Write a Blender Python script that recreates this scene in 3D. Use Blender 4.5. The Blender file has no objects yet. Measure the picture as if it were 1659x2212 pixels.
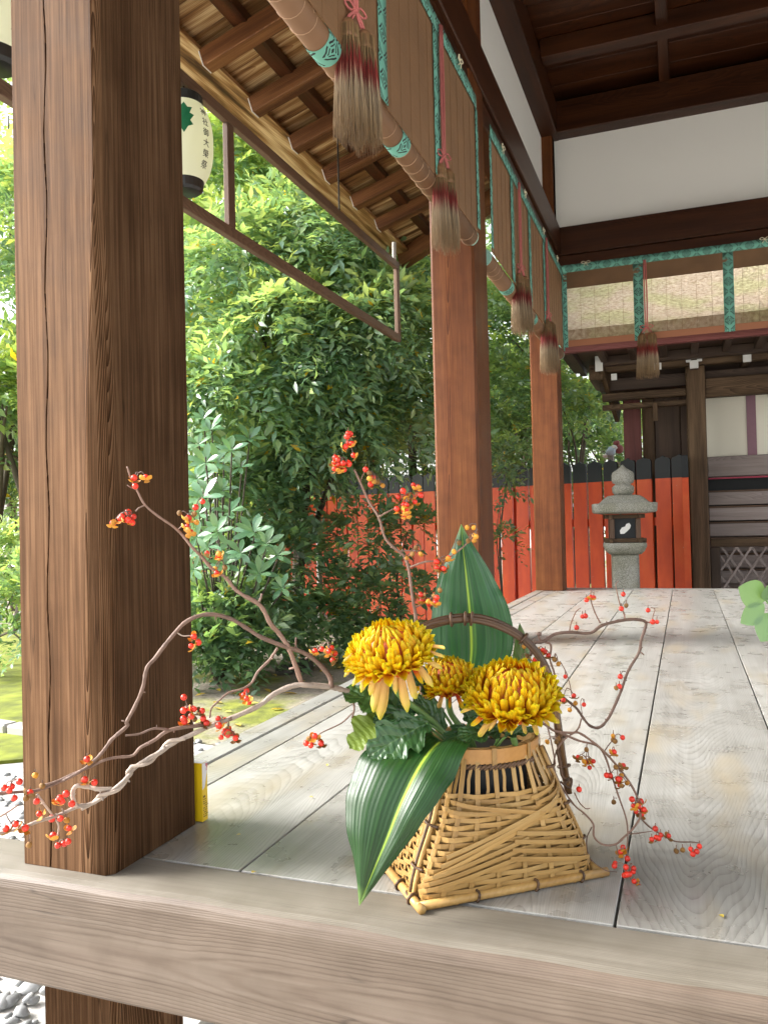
import bpy, bmesh, math, random
import numpy as np
from mathutils import Vector, Matrix
random.seed(7); np.random.seed(7)
SC = bpy.context.scene
COL = SC.collection
# ------------------------------------------------------------------ camera, sky, sun, exposure
F = 1743.0; YAW, PIT, ROL = map(math.radians, (20.435, .9225, -1.339)); H = .58; CX, CY = 829.5, 1106.0
_f = np.array([-math.sin(YAW)*math.cos(PIT), math.cos(YAW)*math.cos(PIT), math.sin(PIT)])
_r = np.array([math.cos(YAW), math.sin(YAW), 0.0]); _u = np.cross(_r, _f)
RI = math.cos(ROL)*_r + math.sin(ROL)*_u; UP = -math.sin(ROL)*_r + math.cos(ROL)*_u
C0 = np.array([0, 0, H])
cam = bpy.data.cameras.new('camera'); co = bpy.data.objects.new('camera', cam); COL.objects.link(co)
cam.sensor_fit = 'VERTICAL'; cam.sensor_height = 24; cam.lens = F/2212*24
cam.clip_start = .05; cam.clip_end = 600
co.matrix_world = Matrix(((RI[0], UP[0], -_f[0], 0), (RI[1], UP[1], -_f[1], 0), (RI[2], UP[2], -_f[2], H), (0, 0, 0, 1)))
SC.camera = co
SUN_DIR = Vector((1.0, .26, -.70)).normalized()          # the way the light travels
sun = bpy.data.lights.new('sun', 'SUN'); so = bpy.data.objects.new('sun', sun); COL.objects.link(so)
sun.energy = 1.5; sun.angle = math.radians(22); sun.color = (1, .98, .945)
so.rotation_euler = SUN_DIR.to_track_quat('-Z', 'Y').to_euler(); so.location = (-6, -3, 8)
w = bpy.data.worlds.new('World'); SC.world = w; w.use_nodes = True
nt = w.node_tree; nt.nodes.clear()
wo = nt.nodes.new('ShaderNodeOutputWorld'); bg = nt.nodes.new('ShaderNodeBackground'); sky = nt.nodes.new('ShaderNodeTexSky')
sky.sky_type = 'NISHITA'; sky.sun_disc = False
sky.sun_elevation = math.asin(-SUN_DIR.z); sky.sun_rotation = math.atan2(-SUN_DIR.x, -SUN_DIR.y)
sky.dust_density = 4; sky.air_density = 1.2
hs = nt.nodes.new('ShaderNodeHueSaturation'); hs.inputs['Saturation'].default_value = .28
bg.inputs['Strength'].default_value = .10
nt.links.new(sky.outputs[0], hs.inputs['Color']); nt.links.new(hs.outputs[0], bg.inputs[0]); nt.links.new(bg.outputs[0], wo.inputs[0])
SC.view_settings.view_transform = 'Standard'; SC.view_settings.look = 'None'
SC.view_settings.exposure = 2.55; SC.view_settings.gamma = 1; SC.view_settings.use_curve_mapping = False
SC.cycles.max_bounces = 7; SC.cycles.diffuse_bounces = 4; SC.cycles.glossy_bounces = 3; SC.cycles.transmission_bounces = 4
SC.cycles.use_denoising = True

def dep(x, y, z):                                           # a point z metres in front of the camera
    return C0 + (_f + RI*(x-CX)/F - UP*(y-CY)/F)*z
def onz(x, y, zz):                                          # on a level plane
    d = _f + RI*(x-CX)/F - UP*(y-CY)/F
    return C0 + d*(zz-H)/d[2]

# ------------------------------------------------------------------ materials
def new_mat(name):
    m = bpy.data.materials.new(name); m.use_nodes = True
    t = m.node_tree; b = t.nodes['Principled BSDF']
    return m, t, b
def N(t, kind, **kw):
    n = t.nodes.new(kind)
    for k, v in kw.items():
        if k.startswith('i_'): n.inputs[k[2:].replace('_', ' ')].default_value = v
        else: setattr(n, k, v)
    return n
def ramp(t, stops, fac):
    r = t.nodes.new('ShaderNodeValToRGB'); e = r.color_ramp.elements
    while len(e) < len(stops): e.new(.5)
    for q, (p, c) in zip(e, stops):
        q.position = p; q.color = (*c, 1) if len(c) == 3 else c
    t.links.new(fac, r.inputs[0]); return r.outputs[0]
def mth(t, op, a, b=None):
    n = t.nodes.new('ShaderNodeMath'); n.operation = op
    for i, v in enumerate((a, b)):
        if v is None: continue
        if isinstance(v, (int, float)): n.inputs[i].default_value = v
        else: t.links.new(v, n.inputs[i])
    return n.outputs[0]
def mixc(t, fac, a, b, blend='MIX'):
    n = t.nodes.new('ShaderNodeMix'); n.data_type = 'RGBA'; n.blend_type = blend
    for i, v in ((0, fac), (6, a), (7, b)):
        if isinstance(v, (int, float)): n.inputs[i].default_value = v
        elif isinstance(v, tuple): n.inputs[i].default_value = (*v, 1)
        else: t.links.new(v, n.inputs[i])
    return n.outputs[2]
def plain(name, c, rough=.6, metal=0, spec=.5, var=.0, bump=0, bscale=60):
    m, t, b = new_mat(name)
    b.inputs['Base Color'].default_value = (*c, 1); b.inputs['Roughness'].default_value = rough
    b.inputs['Metallic'].default_value = metal; b.inputs['Specular IOR Level'].default_value = spec
    tc = N(t, 'ShaderNodeTexCoord')
    if var:
        oi = N(t, 'ShaderNodeObjectInfo'); no = N(t, 'ShaderNodeTexNoise', i_Scale=bscale*.3, i_Detail=4.0)
        t.links.new(tc.outputs['Object'], no.inputs['Vector'])
        s = mth(t, 'ADD', no.outputs[0], oi.outputs['Random'])
        col = ramp(t, [(.3, tuple(x*(1-var) for x in c)), (1.2, tuple(min(1, x*(1+var)) for x in c))], mth(t, 'MULTIPLY', s, .8))
        t.links.new(col, b.inputs['Base Color'])
    if bump:
        no = N(t, 'ShaderNodeTexNoise', i_Scale=bscale, i_Detail=4.0); t.links.new(tc.outputs['Object'], no.inputs['Vector'])
        bp = N(t, 'ShaderNodeBump', i_Strength=bump, i_Distance=.003); t.links.new(no.outputs[0], bp.inputs['Height'])
        t.links.new(bp.outputs[0], b.inputs['Normal'])
    return m
def wood(name, dark, mid, light, rings=90, tilt=(.02, .03), rough=.55, ringmix=.55, bump=.25, dist=2.5, stain=None, spec=.4, streak=.5, big=.35, rpow=1.6, cracks=0, prof='SAW', fib=160):
    """Sawn timber, grain along local Y: growth rings cut at a slight angle, long fibres, broad tone drift."""
    m, t, b = new_mat(name)
    tc = N(t, 'ShaderNodeTexCoord'); oi = N(t, 'ShaderNodeObjectInfo')
    off = N(t, 'ShaderNodeVectorMath', operation='MULTIPLY_ADD')
    cmb = N(t, 'ShaderNodeCombineXYZ')
    for i, k in enumerate((.16, 31.0, 1.0)):
        t.links.new(mth(t, 'MULTIPLY', mth(t, 'SUBTRACT', mth(t, 'FRACT', mth(t, 'MULTIPLY', oi.outputs['Random'], (7.3, 1, 23.1)[i])), .5), (.16, 31.0, .06)[i]), cmb.inputs[i])
    ad = N(t, 'ShaderNodeVectorMath', operation='ADD')
    t.links.new(tc.outputs['Object'], ad.inputs[0]); t.links.new(cmb.outputs[0], ad.inputs[1])
    mp = N(t, 'ShaderNodeMapping'); mp.inputs['Rotation'].default_value = (tilt[0], 0, tilt[1]); mp.inputs['Location'].default_value = (0, 0, .09)
    t.links.new(ad.outputs[0], mp.inputs[0])
    # warp
    wn = N(t, 'ShaderNodeTexNoise', i_Scale=1.0, i_Detail=2.0); wm = N(t, 'ShaderNodeMapping'); wm.inputs['Scale'].default_value = (5, .9, 5)
    t.links.new(ad.outputs[0], wm.inputs[0]); t.links.new(wm.outputs[0], wn.inputs['Vector'])
    wv = N(t, 'ShaderNodeVectorMath', operation='SCALE'); wv.inputs['Scale'].default_value = .028*dist
    t.links.new(wn.outputs['Color'], wv.inputs[0])
    a2 = N(t, 'ShaderNodeVectorMath', operation='ADD'); t.links.new(mp.outputs[0], a2.inputs[0]); t.links.new(wv.outputs[0], a2.inputs[1])
    wa = N(t, 'ShaderNodeTexWave', wave_type='RINGS', rings_direction='Y', wave_profile=prof); wa.inputs['Scale'].default_value = rings
    wa.inputs['Distortion'].default_value = .6; wa.inputs['Detail'].default_value = 2; wa.inputs['Detail Scale'].default_value = .6
    t.links.new(a2.outputs[0], wa.inputs['Vector'])
    # fibres
    fm = N(t, 'ShaderNodeMapping'); fm.inputs['Scale'].default_value = (fib, 3.5, fib); t.links.new(ad.outputs[0], fm.inputs[0])
    fn = N(t, 'ShaderNodeTexNoise', i_Scale=1.0, i_Detail=3.0); t.links.new(fm.outputs[0], fn.inputs['Vector'])
    bm_ = N(t, 'ShaderNodeMapping'); bm_.inputs['Scale'].default_value = (14, 1.1, 14); t.links.new(ad.outputs[0], bm_.inputs[0])
    bn = N(t, 'ShaderNodeTexNoise', i_Scale=1.0, i_Detail=5.0); t.links.new(bm_.outputs[0], bn.inputs['Vector'])
    wp = mth(t, 'POWER', wa.outputs['Fac'], rpow)
    v = mth(t, 'ADD', mth(t, 'MULTIPLY', wp, -ringmix), mth(t, 'MULTIPLY', mth(t, 'SUBTRACT', fn.outputs[0], .5), streak))
    v = mth(t, 'ADD', v, mth(t, 'MULTIPLY', mth(t, 'SUBTRACT', bn.outputs[0], .5), big*3))
    v = mth(t, 'ADD', v, .5+ringmix*.4)
    col = ramp(t, [(0, dark), (.5, mid), (1, light)], v)
    hv = N(t, 'ShaderNodeHueSaturation'); t.links.new(col, hv.inputs['Color'])
    t.links.new(mth(t, 'ADD', mth(t, 'MULTIPLY', oi.outputs['Random'], .24), .88), hv.inputs['Value'])
    col = hv.outputs[0]
    if stain:
        sn = N(t, 'ShaderNodeTexNoise', i_Scale=3.0, i_Detail=5.0); sm = N(t, 'ShaderNodeMapping'); sm.inputs['Scale'].default_value = (2.2, .7, 2.2)
        t.links.new(ad.outputs[0], sm.inputs[0]); t.links.new(sm.outputs[0], sn.inputs['Vector'])
        f = ramp(t, [(.52, (0, 0, 0)), (.7, (1, 1, 1))], sn.outputs[0])
        col = mixc(t, f, col, stain)
    if cracks:                                              # hair-thin drying checks along the grain, in patches
        cm = N(t, 'ShaderNodeMapping'); cm.inputs['Scale'].default_value = (42, 1.3, 42); t.links.new(ad.outputs[0], cm.inputs[0])
        cn = N(t, 'ShaderNodeTexNoise', i_Scale=1.0, i_Detail=1.5); t.links.new(cm.outputs[0], cn.inputs['Vector'])
        cl = ramp(t, [(.0, (1, 1, 1)), (.010, (0, 0, 0))], mth(t, 'ABSOLUTE', mth(t, 'SUBTRACT', cn.outputs[0], .5)))
        pm = N(t, 'ShaderNodeTexNoise', i_Scale=4.0, i_Detail=3.0); t.links.new(ad.outputs[0], pm.inputs['Vector'])
        cl = mth(t, 'MULTIPLY', cl, ramp(t, [(.5, (0, 0, 0)), (.62, (1, 1, 1))], pm.outputs[0]))
        col = mixc(t, mth(t, 'MULTIPLY', cl, cracks), col, tuple(x*.25 for x in dark))
        gn = N(t, 'ShaderNodeTexNoise', i_Scale=11.0, i_Detail=6.0); t.links.new(ad.outputs[0], gn.inputs['Vector'])
        col = mixc(t, 1.0, col, ramp(t, [(.30, (.80, .79, .77)), (.60, (1, 1, 1))], gn.outputs[0]), 'MULTIPLY')
        rv = mth(t, 'ADD', rough-.07, mth(t, 'MULTIPLY', gn.outputs[0], .16)); t.links.new(rv, b.inputs['Roughness'])
    t.links.new(col, b.inputs['Base Color'])
    b.inputs['Roughness'].default_value = rough; b.inputs['Specular IOR Level'].default_value = spec
    bp = N(t, 'ShaderNodeBump', i_Strength=bump, i_Distance=.002)
    t.links.new(mth(t, 'ADD', mth(t, 'MULTIPLY', wp, -.6), mth(t, 'MULTIPLY', fn.outputs[0], .7)), bp.inputs['Height'])
    t.links.new(bp.outputs[0], b.inputs['Normal'])
    return m
M = {}
M['deck'] = wood('deck_wood', (.115, .11, .098), (.295, .29, .27), (.43, .426, .402), rings=170, tilt=(.042, .0), rough=.28, ringmix=.36, bump=.18, dist=1.7, streak=.6, big=.22, spec=.9, stain=(.30, .262, .195), rpow=3.0, cracks=.22)
M['beam'] = wood('edge_beam_wood', (.06, .038, .026), (.130, .096, .071), (.18, .142, .112), rings=110, tilt=(.008, .010), rough=.5, ringmix=.22, bump=.25, dist=.8, streak=.85, big=.34, rpow=2.6, cracks=.5, prof='SIN', fib=120)
M['beam_top'] = wood('bleached_beam_top', (.11, .095, .072), (.19, .17, .138), (.25, .228, .19), rings=100, tilt=(.008, .01), rough=.5, ringmix=.18, bump=.2, dist=.8, streak=.6, big=.3, rpow=3, prof='SIN', cracks=.3)
M['post_old'] = wood('weathered_post_wood', (.017, .0074, .003), (.074, .0352, .0155), (.198, .112, .060), rings=150, tilt=(.014, .026), rough=.75, ringmix=.66, bump=1.0, dist=1.2, streak=1.05, big=.16, spec=.05, cracks=.6, fib=190)
M['post_red'] = wood('reddish_post_wood', (.032, .0075, .002), (.115, .034, .0088), (.19, .072, .021), rings=120, tilt=(.01, .02), rough=.42, ringmix=.5, bump=.25, dist=1.0, streak=.7, big=.30, spec=.2, cracks=.3)
M['dark'] = wood('dark_beam_wood', (.013, .0036, .0012), (.040, .0115, .0032), (.085, .027, .008), rings=110, tilt=(.02, .02), rough=.40, ringmix=.35, bump=.2, streak=.5, big=.4, spec=.3)
M['ceil'] = wood('ceiling_wood', (.015, .004, .0013), (.052, .0155, .005), (.105, .035, .012), rings=90, tilt=(.04, .02), rough=.38, ringmix=.4, bump=.2, streak=.4, big=.5, spec=.3)
M['rafter'] = wood('rafter_wood', (.026, .0085, .003), (.11, .041, .0135), (.25, .115, .043), rings=110, tilt=(.02, .03), rough=.5, ringmix=.4, bump=.3, streak=.6, big=.45, spec=.25)
M['eave'] = wood('eave_board_wood', (.045, .014, .0045), (.25, .125, .045), (.58, .41, .22), rings=40, tilt=(.03, .02), rough=.5, ringmix=.22, bump=.2, dist=1.5, streak=.55, big=1.0, spec=.25, rpow=2.5)
M['rack'] = wood('rack_wood', (.05, .027, .018), (.12, .07, .045), (.20, .13, .09), rings=110, rough=.5, ringmix=.3, bump=.2, streak=.5, big=.2, spec=.3)
M['shrine'] = wood('shrine_old_wood', (.022, .012, .006), (.085, .051, .027), (.20, .13, .075), rings=90, tilt=(.02, .03), rough=.6, ringmix=.4, bump=.3, streak=.7, big=.4, spec=.25)
M['shrine_dk'] = wood('shrine_dark_wood', (.022, .013, .009), (.06, .036, .024), (.11, .07, .045), rings=60, rough=.6, ringmix=.4, bump=.2)
M['shrine_red'] = wood('shrine_red_wood', (.07, .018, .016), (.16, .045, .04), (.24, .08, .075), rings=60, rough=.55, ringmix=.3, bump=.2)
M['slat'] = wood('grey_board_wood', (.15, .118, .108), (.29, .235, .22), (.42, .365, .35), rings=90, rough=.5, ringmix=.3, bump=.2, spec=.4)
M['scuff'] = plain('worn_pale_wood', (.175, .135, .105), .6)
M['plaster'] = plain('white_plaster', (.85, .835, .79), .85, var=.02, bump=.1, bscale=30)
M['white'] = plain('white_paint', (.8, .8, .78), .6)
M['black'] = plain('black_lacquer', (.012, .013, .014), .32)
def orange_mat():
    m, t, b = new_mat('vermilion_paint'); tc = N(t, 'ShaderNodeTexCoord'); oi = N(t, 'ShaderNodeObjectInfo')
    ad = N(t, 'ShaderNodeVectorMath', operation='ADD'); t.links.new(tc.outputs['Object'], ad.inputs[0]); t.links.new(oi.outputs['Random'], ad.inputs[1])
    sc = N(t, 'ShaderNodeVectorMath', operation='MULTIPLY'); sc.inputs[1].default_value = (1, 1, .35); t.links.new(ad.outputs[0], sc.inputs[0])
    a = N(t, 'ShaderNodeTexNoise', i_Scale=6.0, i_Detail=5.0); c = N(t, 'ShaderNodeTexNoise', i_Scale=34.0, i_Detail=3.0)
    t.links.new(sc.outputs[0], a.inputs['Vector']); t.links.new(ad.outputs[0], c.inputs['Vector'])
    col = ramp(t, [(.3, (.50, .045, .006)), (.6, (.67, .080, .009)), (.8, (.70, .12, .02))], mth(t, 'ADD', a.outputs[0], mth(t, 'MULTIPLY', mth(t, 'SUBTRACT', oi.outputs['Random'], .5), .22)))
    t.links.new(mixc(t, ramp(t, [(.725, (0, 0, 0)), (.74, (1, 1, 1))], c.outputs[0]), col, (.52, .30, .24)), b.inputs['Base Color']); b.inputs['Roughness'].default_value = .5
    return m
M['orange'] = orange_mat()
M['blackpaint'] = plain('black_fence_paint', (.008, .011, .014), .55, var=.2)
M['iron'] = plain('dark_iron', (.03, .025, .02), .5, .8)
M['rope_pink'] = plain('faded_red_cord', (.42, .12, .11), .8, var=.2, bump=.4, bscale=300)
M['ivory'] = plain('cream_cord', (.72, .66, .48), .8)
M['yellow'] = plain('yellow_card', (.82, .55, .01), .45)
M['cardwhite'] = plain('white_card', (.75, .74, .74), .45)
M['ink'] = plain('printed_ink', (.10, .06, .01), .6)
M['inkblack'] = plain('brush_ink', (.07, .07, .065), .7)
M['holly'] = plain('holly_green_print', (.0, .13, .05), .6)
M['pinkprint'] = plain('pink_print', (.6, .16, .18), .5)
M['kerb_dark'] = plain('dark_garden_rock', (.06, .058, .052), .85, var=.3, bump=.6)
M['pale_blue'] = plain('pale_blue_cloth', (.42, .52, .62), .7, var=.15)
M['dull_red'] = plain('dull_red_cloth', (.30, .09, .09), .7, var=.2)
M['kerb'] = plain('kerb_stone', (.28, .27, .25), .8, var=.15, bump=.4)
def stone_mat():
    m, t, b = new_mat('speckled_granite'); tc = N(t, 'ShaderNodeTexCoord')
    a = N(t, 'ShaderNodeTexNoise', i_Scale=120.0, i_Detail=3.0); c = N(t, 'ShaderNodeTexNoise', i_Scale=5.0, i_Detail=5.0)
    for q in (a, c): t.links.new(tc.outputs['Object'], q.inputs['Vector'])
    k1 = ramp(t, [(.3, (.16, .155, .135)), (.55, (.38, .375, .335)), (.75, (.54, .53, .48))], a.outputs[0])
    k2 = ramp(t, [(.40, (.70, .71, .60)), (.62, (1, 1, 1))], c.outputs[0])
    t.links.new(mixc(t, .75, k1, k2, 'MULTIPLY'), b.inputs['Base Color']); b.inputs['Roughness'].default_value = .85
    bp = N(t, 'ShaderNodeBump', i_Strength=.6, i_Distance=.004); t.links.new(a.outputs[0], bp.inputs['Height']); t.links.new(bp.outputs[0], b.inputs['Normal'])
    return m
M['stone'] = stone_mat()
def ground_mat():
    m, t, b = new_mat('garden_soil'); tc = N(t, 'ShaderNodeTexCoord'); P = tc.outputs['Object']
    a = N(t, 'ShaderNodeTexNoise', i_Scale=1.1, i_Detail=6.0); f = N(t, 'ShaderNodeTexNoise', i_Scale=45.0, i_Detail=4.0); g = N(t, 'ShaderNodeTexNoise', i_Scale=9.0, i_Detail=5.0)
    for q in (a, f, g): t.links.new(P, q.inputs['Vector'])
    sand = ramp(t, [(.3, (.16, .135, .105)), (.7, (.33, .29, .24))], f.outputs[0])
    moss = ramp(t, [(.3, (.06, .075, .008)), (.7, (.20, .22, .02))], g.outputs[0])
    t.links.new(mixc(t, ramp(t, [(.5, (0, 0, 0)), (.62, (1, 1, 1))], a.outputs[0]), sand, moss), b.inputs['Base Color'])
    b.inputs['Roughness'].default_value = .95
    bp = N(t, 'ShaderNodeBump', i_Strength=.7, i_Distance=.01); t.links.new(f.outputs[0], bp.inputs['Height']); t.links.new(bp.outputs[0], b.inputs['Normal'])
    return m
M['soil'] = ground_mat()
M['ground'] = plain('pale_bounce_sand', (.46, .435, .39), .95, var=.12, bump=.6, bscale=40)  # unseen court round the pavilion, set pale to bounce light under the roof
def moss_mat():
    m, t, b = new_mat('bright_moss'); tc = N(t, 'ShaderNodeTexCoord'); P = tc.outputs['Object']
    g = N(t, 'ShaderNodeTexNoise', i_Scale=5.0, i_Detail=8.0); t.links.new(P, g.inputs['Vector'])
    t.links.new(ramp(t, [(.3, (.07, .085, .006)), (.55, (.17, .20, .012)), (.75, (.25, .265, .03))], g.outputs[0]), b.inputs['Base Color'])
    b.inputs['Roughness'].default_value = .95
    bp = N(t, 'ShaderNodeBump', i_Strength=.8, i_Distance=.02); t.links.new(g.outputs[0], bp.inputs['Height']); t.links.new(bp.outputs[0], b.inputs['Normal'])
    return m
M['moss'] = moss_mat()
M['gravel'] = plain('white_gravel', (.33, .32, .30), .85, var=.25, bump=1.0, bscale=40)
M['pebble'] = plain('river_pebble', (.27, .275, .275), .6, var=.4, bump=.2)
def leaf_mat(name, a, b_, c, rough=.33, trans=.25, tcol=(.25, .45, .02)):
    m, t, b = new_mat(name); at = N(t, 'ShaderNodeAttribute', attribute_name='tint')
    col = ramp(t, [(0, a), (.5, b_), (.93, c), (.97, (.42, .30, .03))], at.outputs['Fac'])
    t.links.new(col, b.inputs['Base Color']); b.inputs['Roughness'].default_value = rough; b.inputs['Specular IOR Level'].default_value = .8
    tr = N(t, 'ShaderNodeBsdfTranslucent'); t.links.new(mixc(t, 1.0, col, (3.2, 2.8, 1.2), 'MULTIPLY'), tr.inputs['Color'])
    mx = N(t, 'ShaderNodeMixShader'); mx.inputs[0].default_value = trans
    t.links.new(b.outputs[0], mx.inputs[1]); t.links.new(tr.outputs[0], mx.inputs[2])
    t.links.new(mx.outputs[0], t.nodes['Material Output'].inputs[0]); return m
M['leaf_dark'] = leaf_mat('dark_evergreen_leaf', (.04, .095, .05), (.095, .185, .095), (.20, .29, .10))
M['leaf_mid'] = leaf_mat('mid_green_leaf', (.055, .125, .085), (.135, .245, .155), (.27, .35, .14), trans=.32, rough=.27)
M['leaf_light'] = leaf_mat('light_green_leaf', (.06, .14, .075), (.13, .235, .105), (.26, .345, .11), trans=.36)
M['leaf_blue'] = leaf_mat('bluish_leaf', (.05, .13, .075), (.10, .22, .125), (.18, .30, .15), trans=.15, rough=.26)
M['leaf_pale'] = leaf_mat('pale_round_leaf', (.07, .17, .06), (.12, .24, .09), (.16, .28, .12), trans=.12, rough=.4)
M['leaf_fallen'] = leaf_mat('fallen_leaf', (.30, .17, .03), (.55, .40, .04), (.62, .55, .16), trans=.1, rough=.5)
M['bark'] = plain('tree_bark', (.075, .06, .045), .9, var=.35, bump=1.0, bscale=40)
M['vine'] = plain('vine_bark', (.155, .092, .066), .65, var=.35, bump=.6, bscale=160)
M['vine_pale'] = plain('pale_vine_bark', (.32, .255, .205), .6, var=.3, bump=.6, bscale=160)
M['berry'] = plain('red_berry', (.58, .03, .014), .3, spec=.45, var=.3)
M['husk'] = plain('yellow_husk', (.50, .215, .015), .5, var=.35, bump=.4, bscale=300)
M['husk_br'] = plain('brown_husk', (.21, .10, .018), .6, var=.35, bump=.5, bscale=300)
M['bamboo'] = wood('split_bamboo', (.20, .098, .027), (.40, .235, .075), (.53, .35, .14), rings=40, tilt=(.0, .0), rough=.36, ringmix=.1, bump=.12, dist=.5, streak=.5, big=.4, spec=.4)
M['bamboo_in'] = wood('inner_bamboo', (.11, .052, .014), (.22, .125, .04), (.32, .20, .08), rings=40, tilt=(.0, .0), rough=.45, ringmix=.1, bump=.1, dist=.5, streak=.5, big=.4, spec=.3)
M['bamboo_or'] = wood('rim_bamboo', (.36, .155, .034), (.48, .23, .055), (.56, .30, .09), rings=40, tilt=(.0, .0), rough=.33, ringmix=.1, bump=.1, dist=.5, streak=.4, big=.15, spec=.5)
M['rattan'] = plain('dark_rattan', (.085, .045, .022), .5, var=.4, bump=.5, bscale=200)
M['handle'] = plain('brown_handle_cane', (.075, .038, .018), .42, var=.35, bump=.4, bscale=120)
M['handle_light'] = plain('flat_brown_cane', (.17, .095, .042), .42, var=.3, bump=.3, bscale=120)
M['yellowleaf'] = plain('yellow_green_leaf', (.16, .23, .025), .45, var=.2, bump=.3, bscale=80)
M['stem'] = plain('green_stem', (.10, .19, .05), .5, var=.2)
def petal_mat(pale=False):
    m, t, b = new_mat('pale_ray_petal' if pale else 'yellow_red_petal'); uv = N(t, 'ShaderNodeUVMap'); sp = N(t, 'ShaderNodeSeparateXYZ'); t.links.new(uv.outputs[0], sp.inputs[0])
    oi = N(t, 'ShaderNodeObjectInfo'); gm = N(t, 'ShaderNodeNewGeometry')
    outer = ramp(t, [(0, (.50, .07, .008)), (.36, (.62, .22, .008)), (.62, (.66, .345, .004)), (.88, (.60, .405, .005)), (1, (.40, .37, .006))], sp.outputs['Y'])
    if pale: outer = ramp(t, [(0, (.55, .17, .03)), (.35, (.64, .36, .11)), (.8, (.64, .44, .10)), (1, (.48, .44, .03))], sp.outputs['Y'])
    inner = ramp(t, [(0, (.40, .014, .005)), (.42, (.50, .05, .006)), (.62, (.62, .26, .005)), (.8, (.60, .40, .005)), (1, (.42, .38, .006))], sp.outputs['Y'])
    col = mixc(t, gm.outputs['Backfacing'], inner, outer)
    no = N(t, 'ShaderNodeTexNoise', i_Scale=1.0, i_Detail=3.0); mp = N(t, 'ShaderNodeMapping'); mp.inputs['Scale'].default_value = (14, 1.2, 1)
    t.links.new(uv.outputs[0], mp.inputs[0]); t.links.new(mp.outputs[0], no.inputs['Vector'])
    hv = N(t, 'ShaderNodeHueSaturation'); t.links.new(col, hv.inputs['Color'])
    t.links.new(mth(t, 'ADD', mth(t, 'MULTIPLY', oi.outputs['Random'], .25), mth(t, 'ADD', mth(t, 'MULTIPLY', no.outputs[0], .4), .70)), hv.inputs['Value'])
    t.links.new(hv.outputs[0], b.inputs['Base Color']); b.inputs['Roughness'].default_value = .45
    b.inputs['Specular IOR Level'].default_value = .3
    tr = N(t, 'ShaderNodeBsdfTranslucent'); t.links.new(hv.outputs[0], tr.inputs['Color'])
    mx = N(t, 'ShaderNodeMixShader'); mx.inputs[0].default_value = .25
    t.links.new(b.outputs[0], mx.inputs[1]); t.links.new(tr.outputs[0], mx.inputs[2]); t.links.new(mx.outputs[0], t.nodes['Material Output'].inputs[0])
    return m
M['petal'] = petal_mat()
M['petal_pale'] = petal_mat(True)
M['core'] = plain('orange_core', (.34, .06, .006), .6)
def broad_mat(k=1.0):
    m, t, b = new_mat('aspidistra_leaf'); uv = N(t, 'ShaderNodeUVMap'); sp = N(t, 'ShaderNodeSeparateXYZ'); t.links.new(uv.outputs[0], sp.inputs[0])
    u = sp.outputs['X']
    au = mth(t, 'ABSOLUTE', mth(t, 'SUBTRACT', u, .5))
    n1 = N(t, 'ShaderNodeTexNoise', i_Scale=1.0, i_Detail=4.0); mp = N(t, 'ShaderNodeMapping'); mp.inputs['Scale'].default_value = (34, .8, 1)
    t.links.new(uv.outputs[0], mp.inputs[0]); t.links.new(mp.outputs[0], n1.inputs['Vector'])
    base = ramp(t, [(.25, (.006*k, .026*k, .006*k*k)), (.5, (.011*k, .046*k, .008*k*k)), (.8, (.021*k, .076*k, .012*k*k))], n1.outputs[0])
    rib = ramp(t, [(.008, (1, 1, 1)), (.02, (0, 0, 0))], au)
    col = mixc(t, rib, base, (.30, .44, .05))
    n3 = mth(t, 'MULTIPLY', ramp(t, [(.02, (1, 1, 1)), (.09, (0, 0, 0))], au), ramp(t, [(.5, (0, 0, 0)), (.66, (1, 1, 1))], n1.outputs[0]))
    col = mixc(t, mth(t, 'MULTIPLY', n3, .35), col, (.22, .38, .05))
    tip = ramp(t, [(.9, (0, 0, 0)), (1, (1, 1, 1))], sp.outputs['Y'])
    col = mixc(t, mth(t, 'MULTIPLY', tip, .7), col, (.22, .36, .10))
    t.links.new(col, b.inputs['Base Color']); b.inputs['Roughness'].default_value = .36; b.inputs['Specular IOR Level'].default_value = .4
    wv = mth(t, 'SINE', mth(t, 'MULTIPLY', u, 150)); bp = N(t, 'ShaderNodeBump', i_Strength=.3, i_Distance=.0012)
    t.links.new(mth(t, 'ADD', mth(t, 'MULTIPLY', wv, .35), mth(t, 'MULTIPLY', n1.outputs[0], .9)), bp.inputs['Height']); t.links.new(bp.outputs[0], b.inputs['Normal'])
    tr = N(t, 'ShaderNodeBsdfTranslucent'); t.links.new(mixc(t, 1.0, col, (2, 2, .8), 'MULTIPLY'), tr.inputs['Color'])
    mx = N(t, 'ShaderNodeMixShader'); mx.inputs[0].default_value = .12
    t.links.new(b.outputs[0], mx.inputs[1]); t.links.new(tr.outputs[0], mx.inputs[2]); t.links.new(mx.outputs[0], t.nodes['Material Output'].inputs[0])
    return m
M['broad'] = broad_mat()
M['broad_light'] = broad_mat(1.9)
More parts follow.
